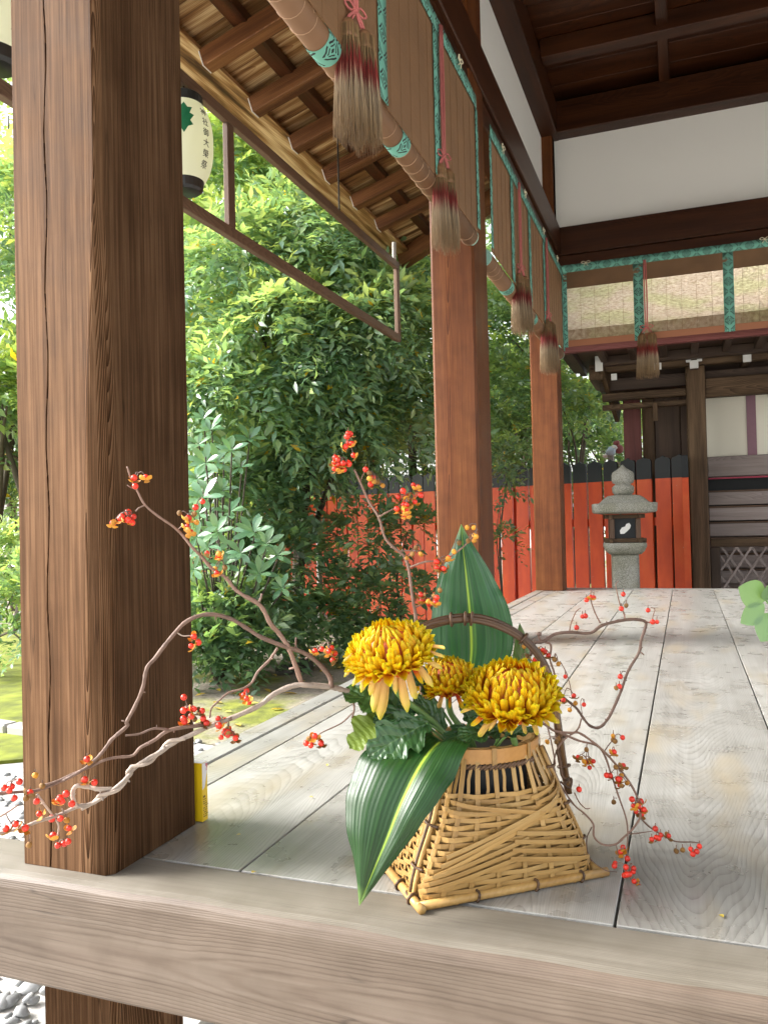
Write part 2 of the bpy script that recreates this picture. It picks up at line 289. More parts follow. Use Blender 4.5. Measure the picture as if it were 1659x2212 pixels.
def mumleaf_mat():
    m, t, b = new_mat('lobed_leaf'); uv = N(t, 'ShaderNodeUVMap'); sp = N(t, 'ShaderNodeSeparateXYZ'); t.links.new(uv.outputs[0], sp.inputs[0])
    oi = N(t, 'ShaderNodeObjectInfo')
    au = mth(t, 'ABSOLUTE', mth(t, 'SUBTRACT', sp.outputs['X'], .5))
    vein = mth(t, 'ABSOLUTE', mth(t, 'SINE', mth(t, 'MULTIPLY', mth(t, 'SUBTRACT', sp.outputs['Y'], mth(t, 'MULTIPLY', au, .9)), 14)))
    f = mth(t, 'MAXIMUM', ramp(t, [(.0, (1, 1, 1)), (.10, (0, 0, 0))], vein), ramp(t, [(.01, (1, 1, 1)), (.025, (0, 0, 0))], au))
    base = ramp(t, [(0, (.016, .05, .018)), (.7, (.03, .085, .022)), (1, (.12, .20, .02))], oi.outputs['Random'])
    t.links.new(mixc(t, mth(t, 'MULTIPLY', f, .45), base, (.10, .19, .06)), b.inputs['Base Color']); b.inputs['Roughness'].default_value = .33
    bp = N(t, 'ShaderNodeBump', i_Strength=.5, i_Distance=.003); t.links.new(vein, bp.inputs['Height']); t.links.new(bp.outputs[0], b.inputs['Normal'])
    return m
M['mumleaf'] = mumleaf_mat()
def band_mat():
    """Teal cloth tape printed with black lobed crests; UV in metres, u across (0 = middle), v along."""
    m, t, b = new_mat('teal_crest_cloth'); uv = N(t, 'ShaderNodeUVMap'); sp = N(t, 'ShaderNodeSeparateXYZ'); t.links.new(uv.outputs[0], sp.inputs[0])
    u, v = sp.outputs['X'], sp.outputs['Y']; P = .15; Wd = .078
    def crest(uu, vv):
        r = mth(t, 'SQRT', mth(t, 'ADD', mth(t, 'MULTIPLY', uu, uu), mth(t, 'MULTIPLY', vv, vv)))
        th = mth(t, 'ARCTAN2', vv, uu)
        rr = mth(t, 'DIVIDE', r, mth(t, 'ADD', 1.0, mth(t, 'MULTIPLY', mth(t, 'COSINE', mth(t, 'MULTIPLY', th, 4)), .13)))
        ring = mth(t, 'MULTIPLY', mth(t, 'GREATER_THAN', rr, .024), mth(t, 'LESS_THAN', rr, .031))
        ring2 = mth(t, 'MULTIPLY', mth(t, 'GREATER_THAN', rr, .013), mth(t, 'LESS_THAN', rr, .018))
        gap = mth(t, 'GREATER_THAN', mth(t, 'ABSOLUTE', mth(t, 'SINE', mth(t, 'MULTIPLY', th, 2))), .25)
        dot = mth(t, 'LESS_THAN', rr, .006)
        return mth(t, 'MAXIMUM', mth(t, 'MULTIPLY', mth(t, 'MAXIMUM', ring, ring2), gap), dot)
    m1 = mth(t, 'MULTIPLY', mth(t, 'SUBTRACT', mth(t, 'FRACT', mth(t, 'DIVIDE', v, P)), .5), P)
    m2 = mth(t, 'MULTIPLY', mth(t, 'SUBTRACT', mth(t, 'FRACT', mth(t, 'ADD', mth(t, 'DIVIDE', v, P), .5)), .5), P)
    e = mth(t, 'SUBTRACT', mth(t, 'ABSOLUTE', u), Wd/2)
    ink = mth(t, 'MAXIMUM', crest(u, m1), crest(e, m2))
    t.links.new(mixc(t, ink, (.15, .40, .315), (.012, .016, .016)), b.inputs['Base Color']); b.inputs['Roughness'].default_value = .75
    return m
M['band'] = band_mat()
M['reed'] = plain('blind_reed', (.23, .122, .056), .6, var=.25, bscale=20)
M['reed_pale'] = plain('pale_blind_reed', (.20, .10, .046), .6, var=.2, bscale=20)
M['hem'] = plain('brown_hem_cloth', (.30, .12, .06), .7, var=.15, bscale=30)
M['tie'] = plain('pale_thread', (.36, .22, .13), .7)
M['thread'] = plain('brown_thread', (.19, .10, .045), .7)
def tassel_mat():
    m, t, b = new_mat('dyed_hemp'); uv = N(t, 'ShaderNodeUVMap'); sp = N(t, 'ShaderNodeSeparateXYZ'); t.links.new(uv.outputs[0], sp.inputs[0])
    j = mth(t, 'ADD', sp.outputs['Y'], mth(t, 'MULTIPLY', mth(t, 'SUBTRACT', sp.outputs['X'], .5), .15))
    c = ramp(t, [(.0, (.24, .145, .06)), (.20, (.27, .175, .08)), (.26, (.22, .022, .018)), (.38, (.27, .03, .024)), (.50, (.42, .32, .21)), (.8, (.30, .20, .105)), (1, (.15, .085, .035))], j)
    hv = N(t, 'ShaderNodeHueSaturation'); t.links.new(c, hv.inputs['Color']); t.links.new(mth(t, 'ADD', mth(t, 'MULTIPLY', sp.outputs['X'], .8), .6), hv.inputs['Value'])
    t.links.new(hv.outputs[0], b.inputs['Base Color']); b.inputs['Roughness'].default_value = .7; return m
M['hemp'] = tassel_mat()
def paper_mat():
    m, t, b = new_mat('lantern_paper'); tc = N(t, 'ShaderNodeTexCoord')
    b.inputs['Base Color'].default_value = (.74, .74, .62, 1); b.inputs['Roughness'].default_value = .6
    tr = N(t, 'ShaderNodeBsdfTranslucent', i_Color=(.75, .76, .60, 1)); mx = N(t, 'ShaderNodeMixShader'); mx.inputs[0].default_value = .5
    t.links.new(b.outputs[0], mx.inputs[1]); t.links.new(tr.outputs[0], mx.inputs[2]); t.links.new(mx.outputs[0], t.nodes['Material Output'].inputs[0]); return m
M['paper'] = paper_mat()
def roof_mat():
    m, t, b = new_mat('mossy_bark_roof'); tc = N(t, 'ShaderNodeTexCoord')
    a = N(t, 'ShaderNodeTexNoise', i_Scale=2.2, i_Detail=6.0); f = N(t, 'ShaderNodeTexNoise', i_Scale=26.0, i_Detail=5.0)
    for q in (a, f): t.links.new(tc.outputs['Object'], q.inputs['Vector'])
    c1 = ramp(t, [(.3, (.26, .19, .12)), (.7, (.57, .48, .36))], f.outputs[0]); c2 = ramp(t, [(.3, (.19, .18, .08)), (.7, (.50, .48, .26))], f.outputs[0])
    t.links.new(mixc(t, ramp(t, [(.42, (0, 0, 0)), (.6, (1, 1, 1))], a.outputs[0]), c1, c2), b.inputs['Base Color']); b.inputs['Roughness'].default_value = .9
    bp = N(t, 'ShaderNodeBump', i_Strength=1.0, i_Distance=.02); t.links.new(f.outputs[0], bp.inputs['Height']); t.links.new(bp.outputs[0], b.inputs['Normal']); return m
M['roof'] = roof_mat()
M['screen'] = plain('cream_screen_cloth', (.80, .77, .66), .8, var=.06, bump=.3, bscale=8)
M['mauve'] = plain('mauve_tape', (.27, .15, .19), .8, var=.1)
M['crimson'] = plain('crimson_rail', (.35, .03, .07), .5)

# ------------------------------------------------------------------ object helpers
def tag(o, label=None, cat=None, group=None, kind=None):
    for k, v in (('label', label), ('category', cat), ('group', group), ('kind', kind)):
        if v: o[k] = v
    return o
WM = {}
def place(o, mat, parent=None):
    mat = Matrix(mat) if mat is not None else Matrix.Identity(4)
    if parent is not None:
        o.parent = parent; o.matrix_basis = WM[parent.name].inverted() @ mat
    else: o.matrix_basis = mat
    WM[o.name] = mat
    return o
def thing(name, loc, label, cat, group=None):
    o = bpy.data.objects.new(name, None); COL.objects.link(o); o.empty_display_size = .1
    place(o, Matrix.Translation(Vector(loc))); return tag(o, label, cat, group)
def obj(name, me, mat=None, parent=None, mtx=None, smooth=False):
    if mat is not None and not me.materials:
        for q in (mat if isinstance(mat, (list, tuple)) else [mat]): me.materials.append(q)
    if smooth: me.polygons.foreach_set('use_smooth', [True]*len(me.polygons))
    o = bpy.data.objects.new(name, me); COL.objects.link(o); place(o, mtx, parent); return o
def frame(a, b, up=(0, 0, 1)):                              # matrix: origin mid, local Y from a to b, local Z near up
    a = Vector(a); b = Vector(b); y = (b-a).normalized(); up = Vector(up)
    if abs(y.dot(up)) > .98: up = Vector((0, -1, 0))
    x = y.cross(up).normalized(); z = x.cross(y)
    m = Matrix((x, y, z)).transposed().to_4x4(); m.translation = (a+b)/2; return m
_bc = {}
def box_mesh(sx, sy, sz, bev=.003, key=None):
    k = (round(sx, 4), round(sy, 4), round(sz, 4), bev, key)
    if k in _bc: return _bc[k]
    bm = bmesh.new(); bmesh.ops.create_cube(bm, size=1)
    bmesh.ops.scale(bm, vec=(sx, sy, sz), verts=bm.verts)
    if bev: bmesh.ops.bevel(bm, geom=bm.edges[:], offset=min(bev, sx*.3, sz*.3, sy*.3), segments=1, affect='EDGES')
    me = bpy.data.meshes.new('block'); bm.to_mesh(me); bm.free(); _bc[k] = me; return me
def beam(name, a, b, wd, ht, mat, parent, up=(0, 0, 1), bev=.003):
    L = (Vector(b)-Vector(a)).length
    return obj(name, box_mesh(wd, L, ht, bev, mat.name), mat, parent, frame(a, b, up))
def aabox(name, x0, x1, y0, y1, z0, z1, mat, parent, axis='y', bev=.003):
    c = ((x0+x1)/2, (y0+y1)/2, (z0+z1)/2); d = {'x': x1-x0, 'y': y1-y0, 'z': z1-z0}
    v = Vector({'x': (1, 0, 0), 'y': (0, 1, 0), 'z': (0, 0, 1)}[axis])*d[axis]/2; c = Vector(c)
    if axis == 'y': return beam(name, c-v, c+v, d['x'], d['z'], mat, parent, (0, 0, 1), bev)
    if axis == 'x': return beam(name, c-v, c+v, d['y'], d['z'], mat, parent, (0, 0, 1), bev)
    return beam(name, c-v, c+v, d['x'], d['y'], mat, parent, (0, -1, 0), bev)
def mesh_np(name, V, Fc, tint=None, uv=None):
    V = np.asarray(V, np.float32); Fc = np.asarray(Fc, np.int32); k = Fc.shape[1]
    me = bpy.data.meshes.new(name); me.vertices.add(len(V)); me.vertices.foreach_set('co', V.ravel())
    me.loops.add(Fc.size); me.loops.foreach_set('vertex_index', Fc.ravel())
    me.polygons.add(len(Fc)); me.polygons.foreach_set('loop_start', np.arange(0, Fc.size, k, dtype=np.int32))
    try: me.polygons.foreach_set('loop_total', np.full(len(Fc), k, np.int32))
    except Exception: pass
    if uv is not None:
        l = me.uv_layers.new(name='UVMap'); l.data.foreach_set('uv', np.asarray(uv, np.float32)[Fc.ravel()].ravel())
    if tint is not None:
        at = me.attributes.new('tint', 'FLOAT', 'FACE'); at.data.foreach_set('value', np.asarray(tint, np.float32))
    me.update(); me.validate(); return me
def smoothpath(P, n=6):
    P = [np.array(p, float) for p in P]; out = []
    Q = [2*P[0]-P[1]]+P+[2*P[-1]-P[-2]]
    for i in range(1, len(Q)-2):
        for j in range(n):
            s = j/n; a, b, c, d = Q[i-1], Q[i], Q[i+1], Q[i+2]
            out.append(.5*(2*b+(c-a)*s+(2*a-5*b+4*c-d)*s*s+(3*b-a-3*c+d)*s**3))
    out.append(P[-1]); return np.array(out)
def tube_np(P, R, k=7, base=0, flat=1.0, jit=0):
    """swept tube: returns verts, quads"""
    P = np.asarray(P, float); n = len(P); R = np.broadcast_to(R, (n,))
    T = np.gradient(P, axis=0); T /= np.linalg.norm(T, axis=1)[:, None]+1e-12
    u = np.cross(T[0], (0, 0, 1.0));
    if np.linalg.norm(u) < .1: u = np.cross(T[0], (0, 1.0, 0))
    u /= np.linalg.norm(u); V = []
    for i in range(n):
        u = u-T[i]*u.dot(T[i]); u /= np.linalg.norm(u); v = np.cross(T[i], u)
        for j in range(k):
            a = 2*math.pi*j/k; rr = R[i]*(1+jit*random.uniform(-1, 1)); V.append(P[i]+rr*(math.cos(a)*u+math.sin(a)*v*flat))
    Q = [(base+i*k+j, base+i*k+(j+1) % k, base+(i+1)*k+(j+1) % k, base+(i+1)*k+j) for i in range(n-1) for j in range(k)]
    return V, Q
class MB:
    def __init__(s): s.v = []; s.f = []; s.mi = []
    def add(s, V, Fc, mi=0):
        b = len(s.v); s.v += [tuple(p) for p in V]; s.f += [tuple(i+b for i in q) for q in Fc]; s.mi += [mi]*len(Fc)
    def tube(s, P, R, k=7, mi=0, cap=True, flat=1.0, jit=0):
        V, Q = tube_np(P, R, k, 0, flat, jit); n = len(V)
        if cap: Q = Q+[tuple(range(k))[::-1], tuple(range(n-k, n))]
        s.add(V, Q, mi)
    def box(s, x0, x1, y0, y1, z0, z1, mi=0):
        V = [(x, y, z) for z in (z0, z1) for y in (y0, y1) for x in (x0, x1)]
        s.add(V, [(0, 2, 3, 1), (4, 5, 7, 6), (0, 1, 5, 4), (2, 6, 7, 3), (0, 4, 6, 2), (1, 3, 7, 5)], mi)
    def lathe(s, prof, k=24, mi=0, sq=None):                # prof: (r, z); sq: superellipse power
        V = []
        for r, z in prof:
            for j in range(k):
                a = 2*math.pi*(j+.5)/k; c, d = math.cos(a), math.sin(a)
                q = 1 if not sq else 1/(abs(c)**sq+abs(d)**sq)**(1/sq)
                V.append((r*c*q, r*d*q, z))
        n = len(prof)
        Q = [(i*k+j, i*k+(j+1) % k, (i+1)*k+(j+1) % k, (i+1)*k+j) for i in range(n-1) for j in range(k)]
        Q += [tuple(range(k))[::-1], tuple(range((n-1)*k, n*k))]; s.add(V, Q, mi)
    def mesh(s, name='m'):
        me = bpy.data.meshes.new(name); me.from_pydata([tuple(map(float, p)) for p in s.v], [], s.f); me.update(); return me
    def build(s, name, mats, parent=None, mtx=None, smooth=False):
        me = s.mesh(name); o = obj(name, me, mats, parent, mtx, smooth)
        if any(s.mi): me.polygons.foreach_set('material_index', s.mi)
        return o
def shift(V, d): return [tuple(np.array(p)+np.array(d)) for p in V]
def T(x, y, z): return Matrix.Translation((x, y, z))
def copy_tree(o, dx, label=None):                           # a thing with copies of its parts and sub-parts
    c = o.copy(); COL.objects.link(c); c.location = o.location+Vector(dx)
    WM[c.name] = T(*dx) @ WM[o.name]
    if label: c['label'] = label
    for ch in list(o.children):
        d = ch.copy(); COL.objects.link(d); d.parent = c
        for g in list(ch.children):
            e = g.copy(); COL.objects.link(e); e.parent = d
    return c

# ================================================================== SETTING
GZ = -.75
gx = np.linspace(-1, 1, 61); 
def spread(t): return np.sign(t)*(np.abs(t)**3*150+np.abs(t)*8)
XX, YY = np.meshgrid(spread(gx), spread(gx)+6, indexing='ij'); ZZ = GZ+.02*np.sin(XX*.9)*np.cos(YY*.7)*np.clip(1-np.hypot(XX, YY)/40, 0, 1)
V = np.stack([XX.ravel(), YY.ravel(), ZZ.ravel()-.03], 1); n = 61
Fq = [(i*n+j, (i+1)*n+j, (i+1)*n+j+1, i*n+j+1) for i in range(n-1) for j in range(n-1)]
GROUND = tag(obj('ground', mesh_np('ground', V, Fq), M['ground'], smooth=True), kind='structure')
def sheet(name, pts, z, mat, kind='structure'):
    mb = MB(); nn = len(pts); mb.add([(x, y, z) for x, y in pts]+[(x, y, z-.12) for x, y in pts], [tuple(range(nn))]+[(i, i+nn, (i+1) % nn+nn, (i+1) % nn) for i in range(nn)])
    return tag(mb.build(name, mat), kind=kind)
sheet('garden_soil', [(-1.6, 4.25), (-1.25, 7.6), (1.0, 8.2), (1.0, 14), (-3, 40), (-40, 40), (-40, 4.3), (-9, 3.3), (-4.05, 3.35), (-3.1, 4.3)], GZ+.008, M['soil'])
sheet('moss_lawn', [(-3.25, 4.35), (-4.2, 5.9), (-5.0, 6.9), (-9.5, 8.8), (-12, 6), (-7, 3.5), (-4.0, 3.35), (-3.5, 3.7)], GZ+.035, M['moss'])
sheet('gravel_bed', [(-1.25, -3), (-1.25, 4.0), (-3.1, 4.3), (-4.05, 3.3), (-9, 3.2), (-9, -3)], GZ+.015, M['gravel'])
kt = thing('kerb', (-5, 4.2, GZ), 'low grey stone kerb curving through the moss left of the big post', 'kerb')
for i in range(9):
    a = Vector((-3.55-.62*i, 4.05+.05*i+.012*i*i, GZ+.03)); b = Vector((-3.55-.62*(i+1)+.015, 4.05+.05*(i+1)+.012*(i+1)**2, GZ+.03))
    beam('kerb_stone', a, b, .11, .12, M['kerb'], kt, bev=.012)
def pebble_mesh(seed):
    bm = bmesh.new(); bmesh.ops.create_icosphere(bm, subdivisions=2, radius=1); rnd = random.Random(seed); d = [Vector((rnd.uniform(-1, 1), rnd.uniform(-1, 1), rnd.uniform(-1, 1))).normalized() for _ in range(7)]
    for v in bm.verts:
        for q in d:
            k = v.co.dot(q)
            if k > .62: v.co -= q*(k-.62)*.8
    me = bpy.data.meshes.new('pebble'); bm.to_mesh(me); bm.free(); me.polygons.foreach_set('use_smooth', [True]*len(me.polygons)); return me
PEB = [pebble_mesh(i) for i in range(6)]
gt = GROUND
cnt = 0
for i in range(800):                                        # the pebbles that show under the beam
    x = random.uniform(-2.5, -1.3); y = random.uniform(1.25, 2.35)
    if cnt >= 280: break
    s = random.uniform(.016, .034); cnt += 1
    m = T(x, y, GZ+.012+random.uniform(0, .022)) @ Matrix.Rotation(random.uniform(0, 6), 4, 'Z') @ Matrix.Rotation(random.uniform(-.4, .4), 4, 'X') @ Matrix.Diagonal((s*1.25, s*.95, s*.7, 1))
    obj('pebble', random.choice(PEB), M['pebble'], gt, m)
bmv = [(v.co.x, v.co.y, v.co.z) for v in PEB[0].vertices]; bmf = [tuple(p.vertices) for p in PEB[0].polygons]
pv = np.array(bmv); pf = np.array(bmf); VV = []; FF = []
for i in range(2600):
    x = random.uniform(-4.5, -1.28); y = random.uniform(1.0, 4.3)
    if x < -2.5 and random.random() < .25: continue
    s = random.uniform(.01, .026); a = random.uniform(0, 6); R = np.array([[math.cos(a), -math.sin(a), 0], [math.sin(a), math.cos(a), 0], [0, 0, 1]])
    FF.append(pf+len(VV)*len(pv)); VV.append((pv*[s*1.2, s, s*.7])@R.T+[x, y, GZ+.017])
tag(obj('gravel', mesh_np('gravel', np.concatenate(VV), np.concatenate(FF)), M['pebble'], smooth=True), kind='stuff')

# ================================================================== PAVILION
PV = thing('pavilion', (0, 4, 0), 'open wooden stage pavilion with grey plank floor, brown posts and white plaster frieze', 'pavilion')
DX0, DX1 = -1.195, 3.4
PX0, PX1 = -1.114, -.917                                    # left row of posts
XR = 3.1                                                    # right row, outside the frame
# floor planks
edges = [DX0+.075]+[-1.03+.3065*i for i in range(0, 15)]
for i, (a, b) in enumerate(zip(edges[:-1], edges[1:])):
    cuts = [1.2005, 6.98]
    if a < -1.05: cuts = [1.38, 6.78]
    aabox('floor_plank', a+.0022, b-.0022, cuts[0]+.002, cuts[1], -.045, random.uniform(-.0012, .0), M['deck'], PV, 'y', .0012)
aabox('edge_strip', DX0, DX0+.073, 1.38, 6.98, -.12, .002, M['deck'], PV, 'y', .004)
aabox('edge_strip', DX0, DX1, 6.985, 7.10, -.16, .0015, M['deck'], PV, 'x', .006)
# front edge beam: a rounded, worn arris along its top
mb = MB(); prof = [(1.195, -.06), (1.193, .0005), (1.13, .0015), (1.092, 0), (1.08, -.003), (1.073, -.009), (1.0695, -.02), (1.069, -.09), (1.0685, -.172), (1.073, -.178), (1.19, -.178)]
xs = np.linspace(-2.6, 3.4, 120); kk = len(prof); V = []
for x in xs:
    wv = .0016*math.sin(x*7.1)+.001*math.sin(x*23)+random.uniform(-.0006, .0006)
    for (y, z) in prof:
        e = 1 if y < 1.10 and z > -.03 else .2
        V.append((y-1.13+wv*e, x-.4, z+.09+wv*e*.6))
Q = [(i*kk+j, (i+1)*kk+j, (i+1)*kk+(j+1) % kk, i*kk+(j+1) % kk) for i in range(119) for j in range(kk)]
mb.add(V, [q[::-1] for q in Q]+[tuple(range(kk)), tuple(range(119*kk, 120*kk))[::-1]])
mb.mi = [1 if j in (1, 2, 3) else 0 for i in range(119) for j in range(kk)]+[0, 0]
# local y runs along world x
eb = mb.build('edge_beam', [M['beam'], M['beam_top']], PV, Matrix(((0, 1, 0, .4), (1, 0, 0, 1.13), (0, 0, 1, -.09), (0, 0, 0, 1))), smooth=False)
eb.data.flip_normals()
aabox('edge_beam', DX0+.02, DX0+.14, 1.4, 7.08, -.30, -.125, M['beam'], PV, 'y', .006)
for y in (1.25, 4.0, 6.85): aabox('floor_joist', DX0+.15, DX1, y-.06, y+.06, -.17, -.05, M['shrine_dk'], PV, 'x')
# posts with chamfered arrises; the near one split by a long drying crack
def post(x0, x1, y0, y1, z0, z1, mat, crack=None, ch=.012, nz=30):
    mb = MB(); rows = []; wx, wy = (x1-x0)/2, (y1-y0)/2; L = z1-z0
    for i in range(nz):
        z = -L/2+L*i/(nz-1); P = []
        if crack is not None:
            cx = (crack[0]+(crack[1]-crack[0])*i/(nz-1)+.003*math.sin(i*1.3))-(x0+x1)/2
            hw = .0011+.0009*abs(math.sin(i*.9+.5)) if i < nz*.985 else .0005
            P += [(-wx+ch, -wy), (cx-hw, -wy), (cx, -wy+.03), (cx+hw, -wy)]
        else: P += [(-wx+ch, -wy)]
        P += [(wx-ch, -wy), (wx, -wy+ch), (wx, wy-ch), (wx-ch, wy), (-wx+ch, wy), (-wx, wy-ch), (-wx, -wy+ch)]
        rows.append(P)
    k = len(rows[0]); V = [(px, -LZ, py) for i, P in enumerate(rows) for (px, py) in P for LZ in (-(-L/2+L*i/(nz-1)),)]
    Q = [(i*k+j, (i+1)*k+j, (i+1)*k+(j+1) % k, i*k+(j+1) % k) for i in range(nz-1) for j in range(k)]
    mb.add(V, Q+[tuple(range(k)), tuple(range((nz-1)*k, nz*k))[::-1]])
    me = mb.mesh('post'); bm = bmesh.new(); bm.from_mesh(me); bmesh.ops.recalc_face_normals(bm, faces=bm.faces[:]); bm.to_mesh(me); bm.free()
    # local: x -> world x, y -> world z, z -> world y
    return obj('post', me, mat, PV, Matrix(((1, 0, 0, (x0+x1)/2), (0, 0, 1, (y0+y1)/2), (0, 1, 0, (z0+z1)/2), (0, 0, 0, 1))))
ZT = 3.85
post(PX0, PX1, 1.112, 1.372, .001, ZT, M['post_old'], crack=(-1.045, -1.0), nz=70)['label'] = 'weathered near post split by a long crack'
post(PX0-.022, PX1, 3.775, 4.06, .001, ZT, M['post_red'])
post(PX0-.075, PX1-.04, 6.785, 6.975, .001, ZT, M['post_red'])
for y in ((1.112, 1.372), (6.79, 6.97)): post(XR, XR+.2, y[0], y[1], .001, ZT, M['post_red'])
post(-1.10, -.935, 1.14, 1.345, GZ-.05, -.18, M['post_old'], nz=4)        # stub under the beam
for y in (4.0, 6.85): post(-1.10, -.92, y-.1, y+.1, GZ-.05, -.31, M['post_old'], nz=4)
# lintels in two members, inside faces flush with the posts
def lintel(axis, a, b, face, side):
    # side: +1 when the visible face looks to + of the other axis
    lo, hi = (face-.16, face) if side > 0 else (face, face+.16)
    z = [(2.655, 2.775, .02), (2.778, 3.01, 0)]
    for z0, z1, rec in z:
        l2, h2 = (lo, hi-rec) if side > 0 else (lo+rec, hi)
        if axis == 'y': aabox('lintel', l2, h2, a, b, z0, z1, M['dark'], PV, 'y', .006)
        else: aabox('lintel', a, b, l2, h2, z0, z1, M['dark'], PV, 'x', .006)
lintel('y', .85, 6.746, -.905, 1)
lintel('x', -1.1, 3.3, 6.75, -1)
lintel('y', .85, 6.746, XR-.01, -1)
lintel('x', -1.1, 3.3, 1.36, 1)
# plaster frieze
aabox('plaster_panel', -1.10, -1.045, 1.36, 6.84, 3.0, 3.83, M['plaster'], PV, 'y', .001)
aabox('plaster_panel', -.955, XR, 6.90, 6.95, 3.0, 3.83, M['plaster'], PV, 'x', .001)
aabox('plaster_panel', XR+.05, XR+.1, 1.36, 6.84, 3.0, 3.83, M['plaster'], PV, 'y', .001)
aabox('plaster_panel', -.95, XR, 1.20, 1.25, 3.0, 3.83, M['plaster'], PV, 'x', .001)
aabox('corner_stud', -1.06, -.957, 6.80, 6.93, 2.90, 3.83, M['dark'], PV, 'z', .004)
# upper plate beams and coffered ceiling
aabox('plate_beam', -1.12, -.91, .9, 7.05, 3.80, 4.06, M['dark'], PV, 'y', .006)
aabox('plate_beam', -1.12, XR+.2, 6.752, 7.0, 3.803, 4.063, M['dark'], PV, 'x', .006)
aabox('plate_beam', XR, XR+.2, .9, 7.05, 3.80, 4.06, M['dark'], PV, 'y', .006)
aabox('plate_beam', -1.12, XR+.2, 1.1, 1.35, 3.803, 4.063, M['dark'], PV, 'x', .006)
for y in (2.1, 2.95, 3.75, 4.5, 5.25, 6.02): aabox('ceiling_beam', -.908, XR-.01, y-.06, y+.06, 4.0, 4.14, M['ceil'], PV, 'x', .005)
for x in (-.06, .78, 1.62, 2.46): aabox('ceiling_joist', x-.04, x+.04, 1.36, 6.748, 4.045, 4.15, M['ceil'], PV, 'y', .005)
y = .8
while y < 7.2:
    aabox('ceiling_board', -1.1, XR+.2, y+.001, y+.279, 4.151, 4.18, M['ceil'], PV, 'x', .003); y += .28
# eaves: rafters, battens and boards on the left side
def zr(x): return 3.183+(-2.45-x)*-.31                      # top-of-slope line: rises towards the wall
RY = [-.5+.547*i for i in range(-3, 14)]
RY = [3.865+.547*i for i in range(-7, 6)]
for y in RY:
    beam('rafter', (-2.47, y+.045, zr(-2.47)+.05), (-1.06, y+.045, zr(-1.06)+.05), .092, .105, M['rafter'], PV, bev=.004)
    mbx = box_mesh(.085, .004, .098, .0, 'endpaint')
    f = frame((-2.476, y+.045, zr(-2.476)+.05), (-2.473, y+.045, zr(-2.473)+.05)); obj('end_paint', mbx, M['white'], PV, f)
for x, wd in ((-2.22, .10), (-1.72, .10), (-1.25, .10)):
    beam('batten', (x, -.45, zr(x)+.134), (x, 7.4, zr(x)+.134), wd, .060, M['ceil'], PV, bev=.004)
y = -.48; k = 0
while y < 7.55:
    wdt = random.choice((.17, .2, .23))
    beam('eave_board', (-2.74, y+wdt/2, zr(-2.74)+.176+random.uniform(0, .003)), (-1.13, y+wdt/2, zr(-1.13)+.176+random.uniform(0, .003)), wdt-.003, .018, M['eave'], PV, bev=.002)
    y += wdt
beam('eave_board', (-2.585, -.48, zr(-2.585)+.142), (-2.585, 7.55, zr(-2.585)+.142), .22, .030, M['eave'], PV, bev=.003)
beam('hip_rafter', (-2.58, 7.60, 3.22), (-1.0, 6.95, 3.66), .12, .16, M['rafter'], PV, bev=.005)
# roof mass over everything
mb = MB(); E0 = [(-2.68, -.5, 3.50), (5.0, -.5, 3.50), (5.0, 7.9, 3.50), (-2.68, 7.5, 3.50)]; E1 = [(0.2, 1.5, 5.0), (2.0, 1.5, 5.0), (2.0, 6.2, 5.0), (.2, 6.2, 5.0)]
def up(p, d): return [(a, b, c+d) for a, b, c in p]
mb.add(up(E0, -.02)+up(E0, .22)+E1, [(4, 5, 9, 8), (5, 6, 10, 9), (6, 7, 11, 10), (7, 4, 8, 11), (8, 9, 10, 11), (0, 1, 5, 4), (1, 2, 6, 5), (2, 3, 7, 6), (3, 0, 4, 7)])
rb = mb.build('roof', M['roof'], PV)
mb = MB(); 
for (x0, x1, y0, y1) in ((XR-.05, 4.9, -.45, 7.7), (-2.7, XR, -.45, 1.3), (-1.0, XR, 6.9, 7.9)): mb.box(x0, x1, y0, y1, 3.85, 3.88)
mb.build('soffit', M['rafter'], PV)

# ================================================================== LANTERN RACK AND PAPER LANTERNS
LX = -2.0
RK = thing('lantern_rack', (LX, 4, 2), 'long slender wooden rack of two rails hung under the left eave', 'lantern rack')
for z in (1.985, 2.545): aabox('rail', LX-.045, LX-.01, -1.0, 5.86, z, z+.055, M['rack'], RK, 'y', .003)
for y in (5.84, 3.40, 2.55, .9): aabox('strut', LX-.042, LX-.013, y-.03, y+.03, 2.041, 2.544, M['rack'], RK, 'z', .003)
for y in (4.75, 1.7):
    mb = MB(); mb.tube([(0, 0, 0), (0, 0, .72)], .006, 6); mb.build('hanging_rod', M['iron'], RK, T(LX-.028, y, 2.60))
mb = MB(); mb.tube([(0, 0, 0), (0, 0, .14)], .018, 8); mb.build('end_rod', M['kerb'], RK, T(LX-.028, 5.80, 2.60))
def text_mesh(s, size):
    c = bpy.data.curves.new('writing', 'FONT'); c.body = s; c.size = size; c.align_x = 'CENTER'; c.align_y = 'CENTER'; c.extrude = .0006
    o = bpy.data.objects.new('writing', c); COL.objects.link(o); dg = bpy.context.evaluated_depsgraph_get(); dg.update()
    me = bpy.data.meshes.new_from_object(o.evaluated_get(dg)); bpy.data.objects.remove(o); return me
def lantern_r(z):                                           # belly profile, z from -.19 to .19
    q = abs(z)/.168; return .124-.040*q**2.6
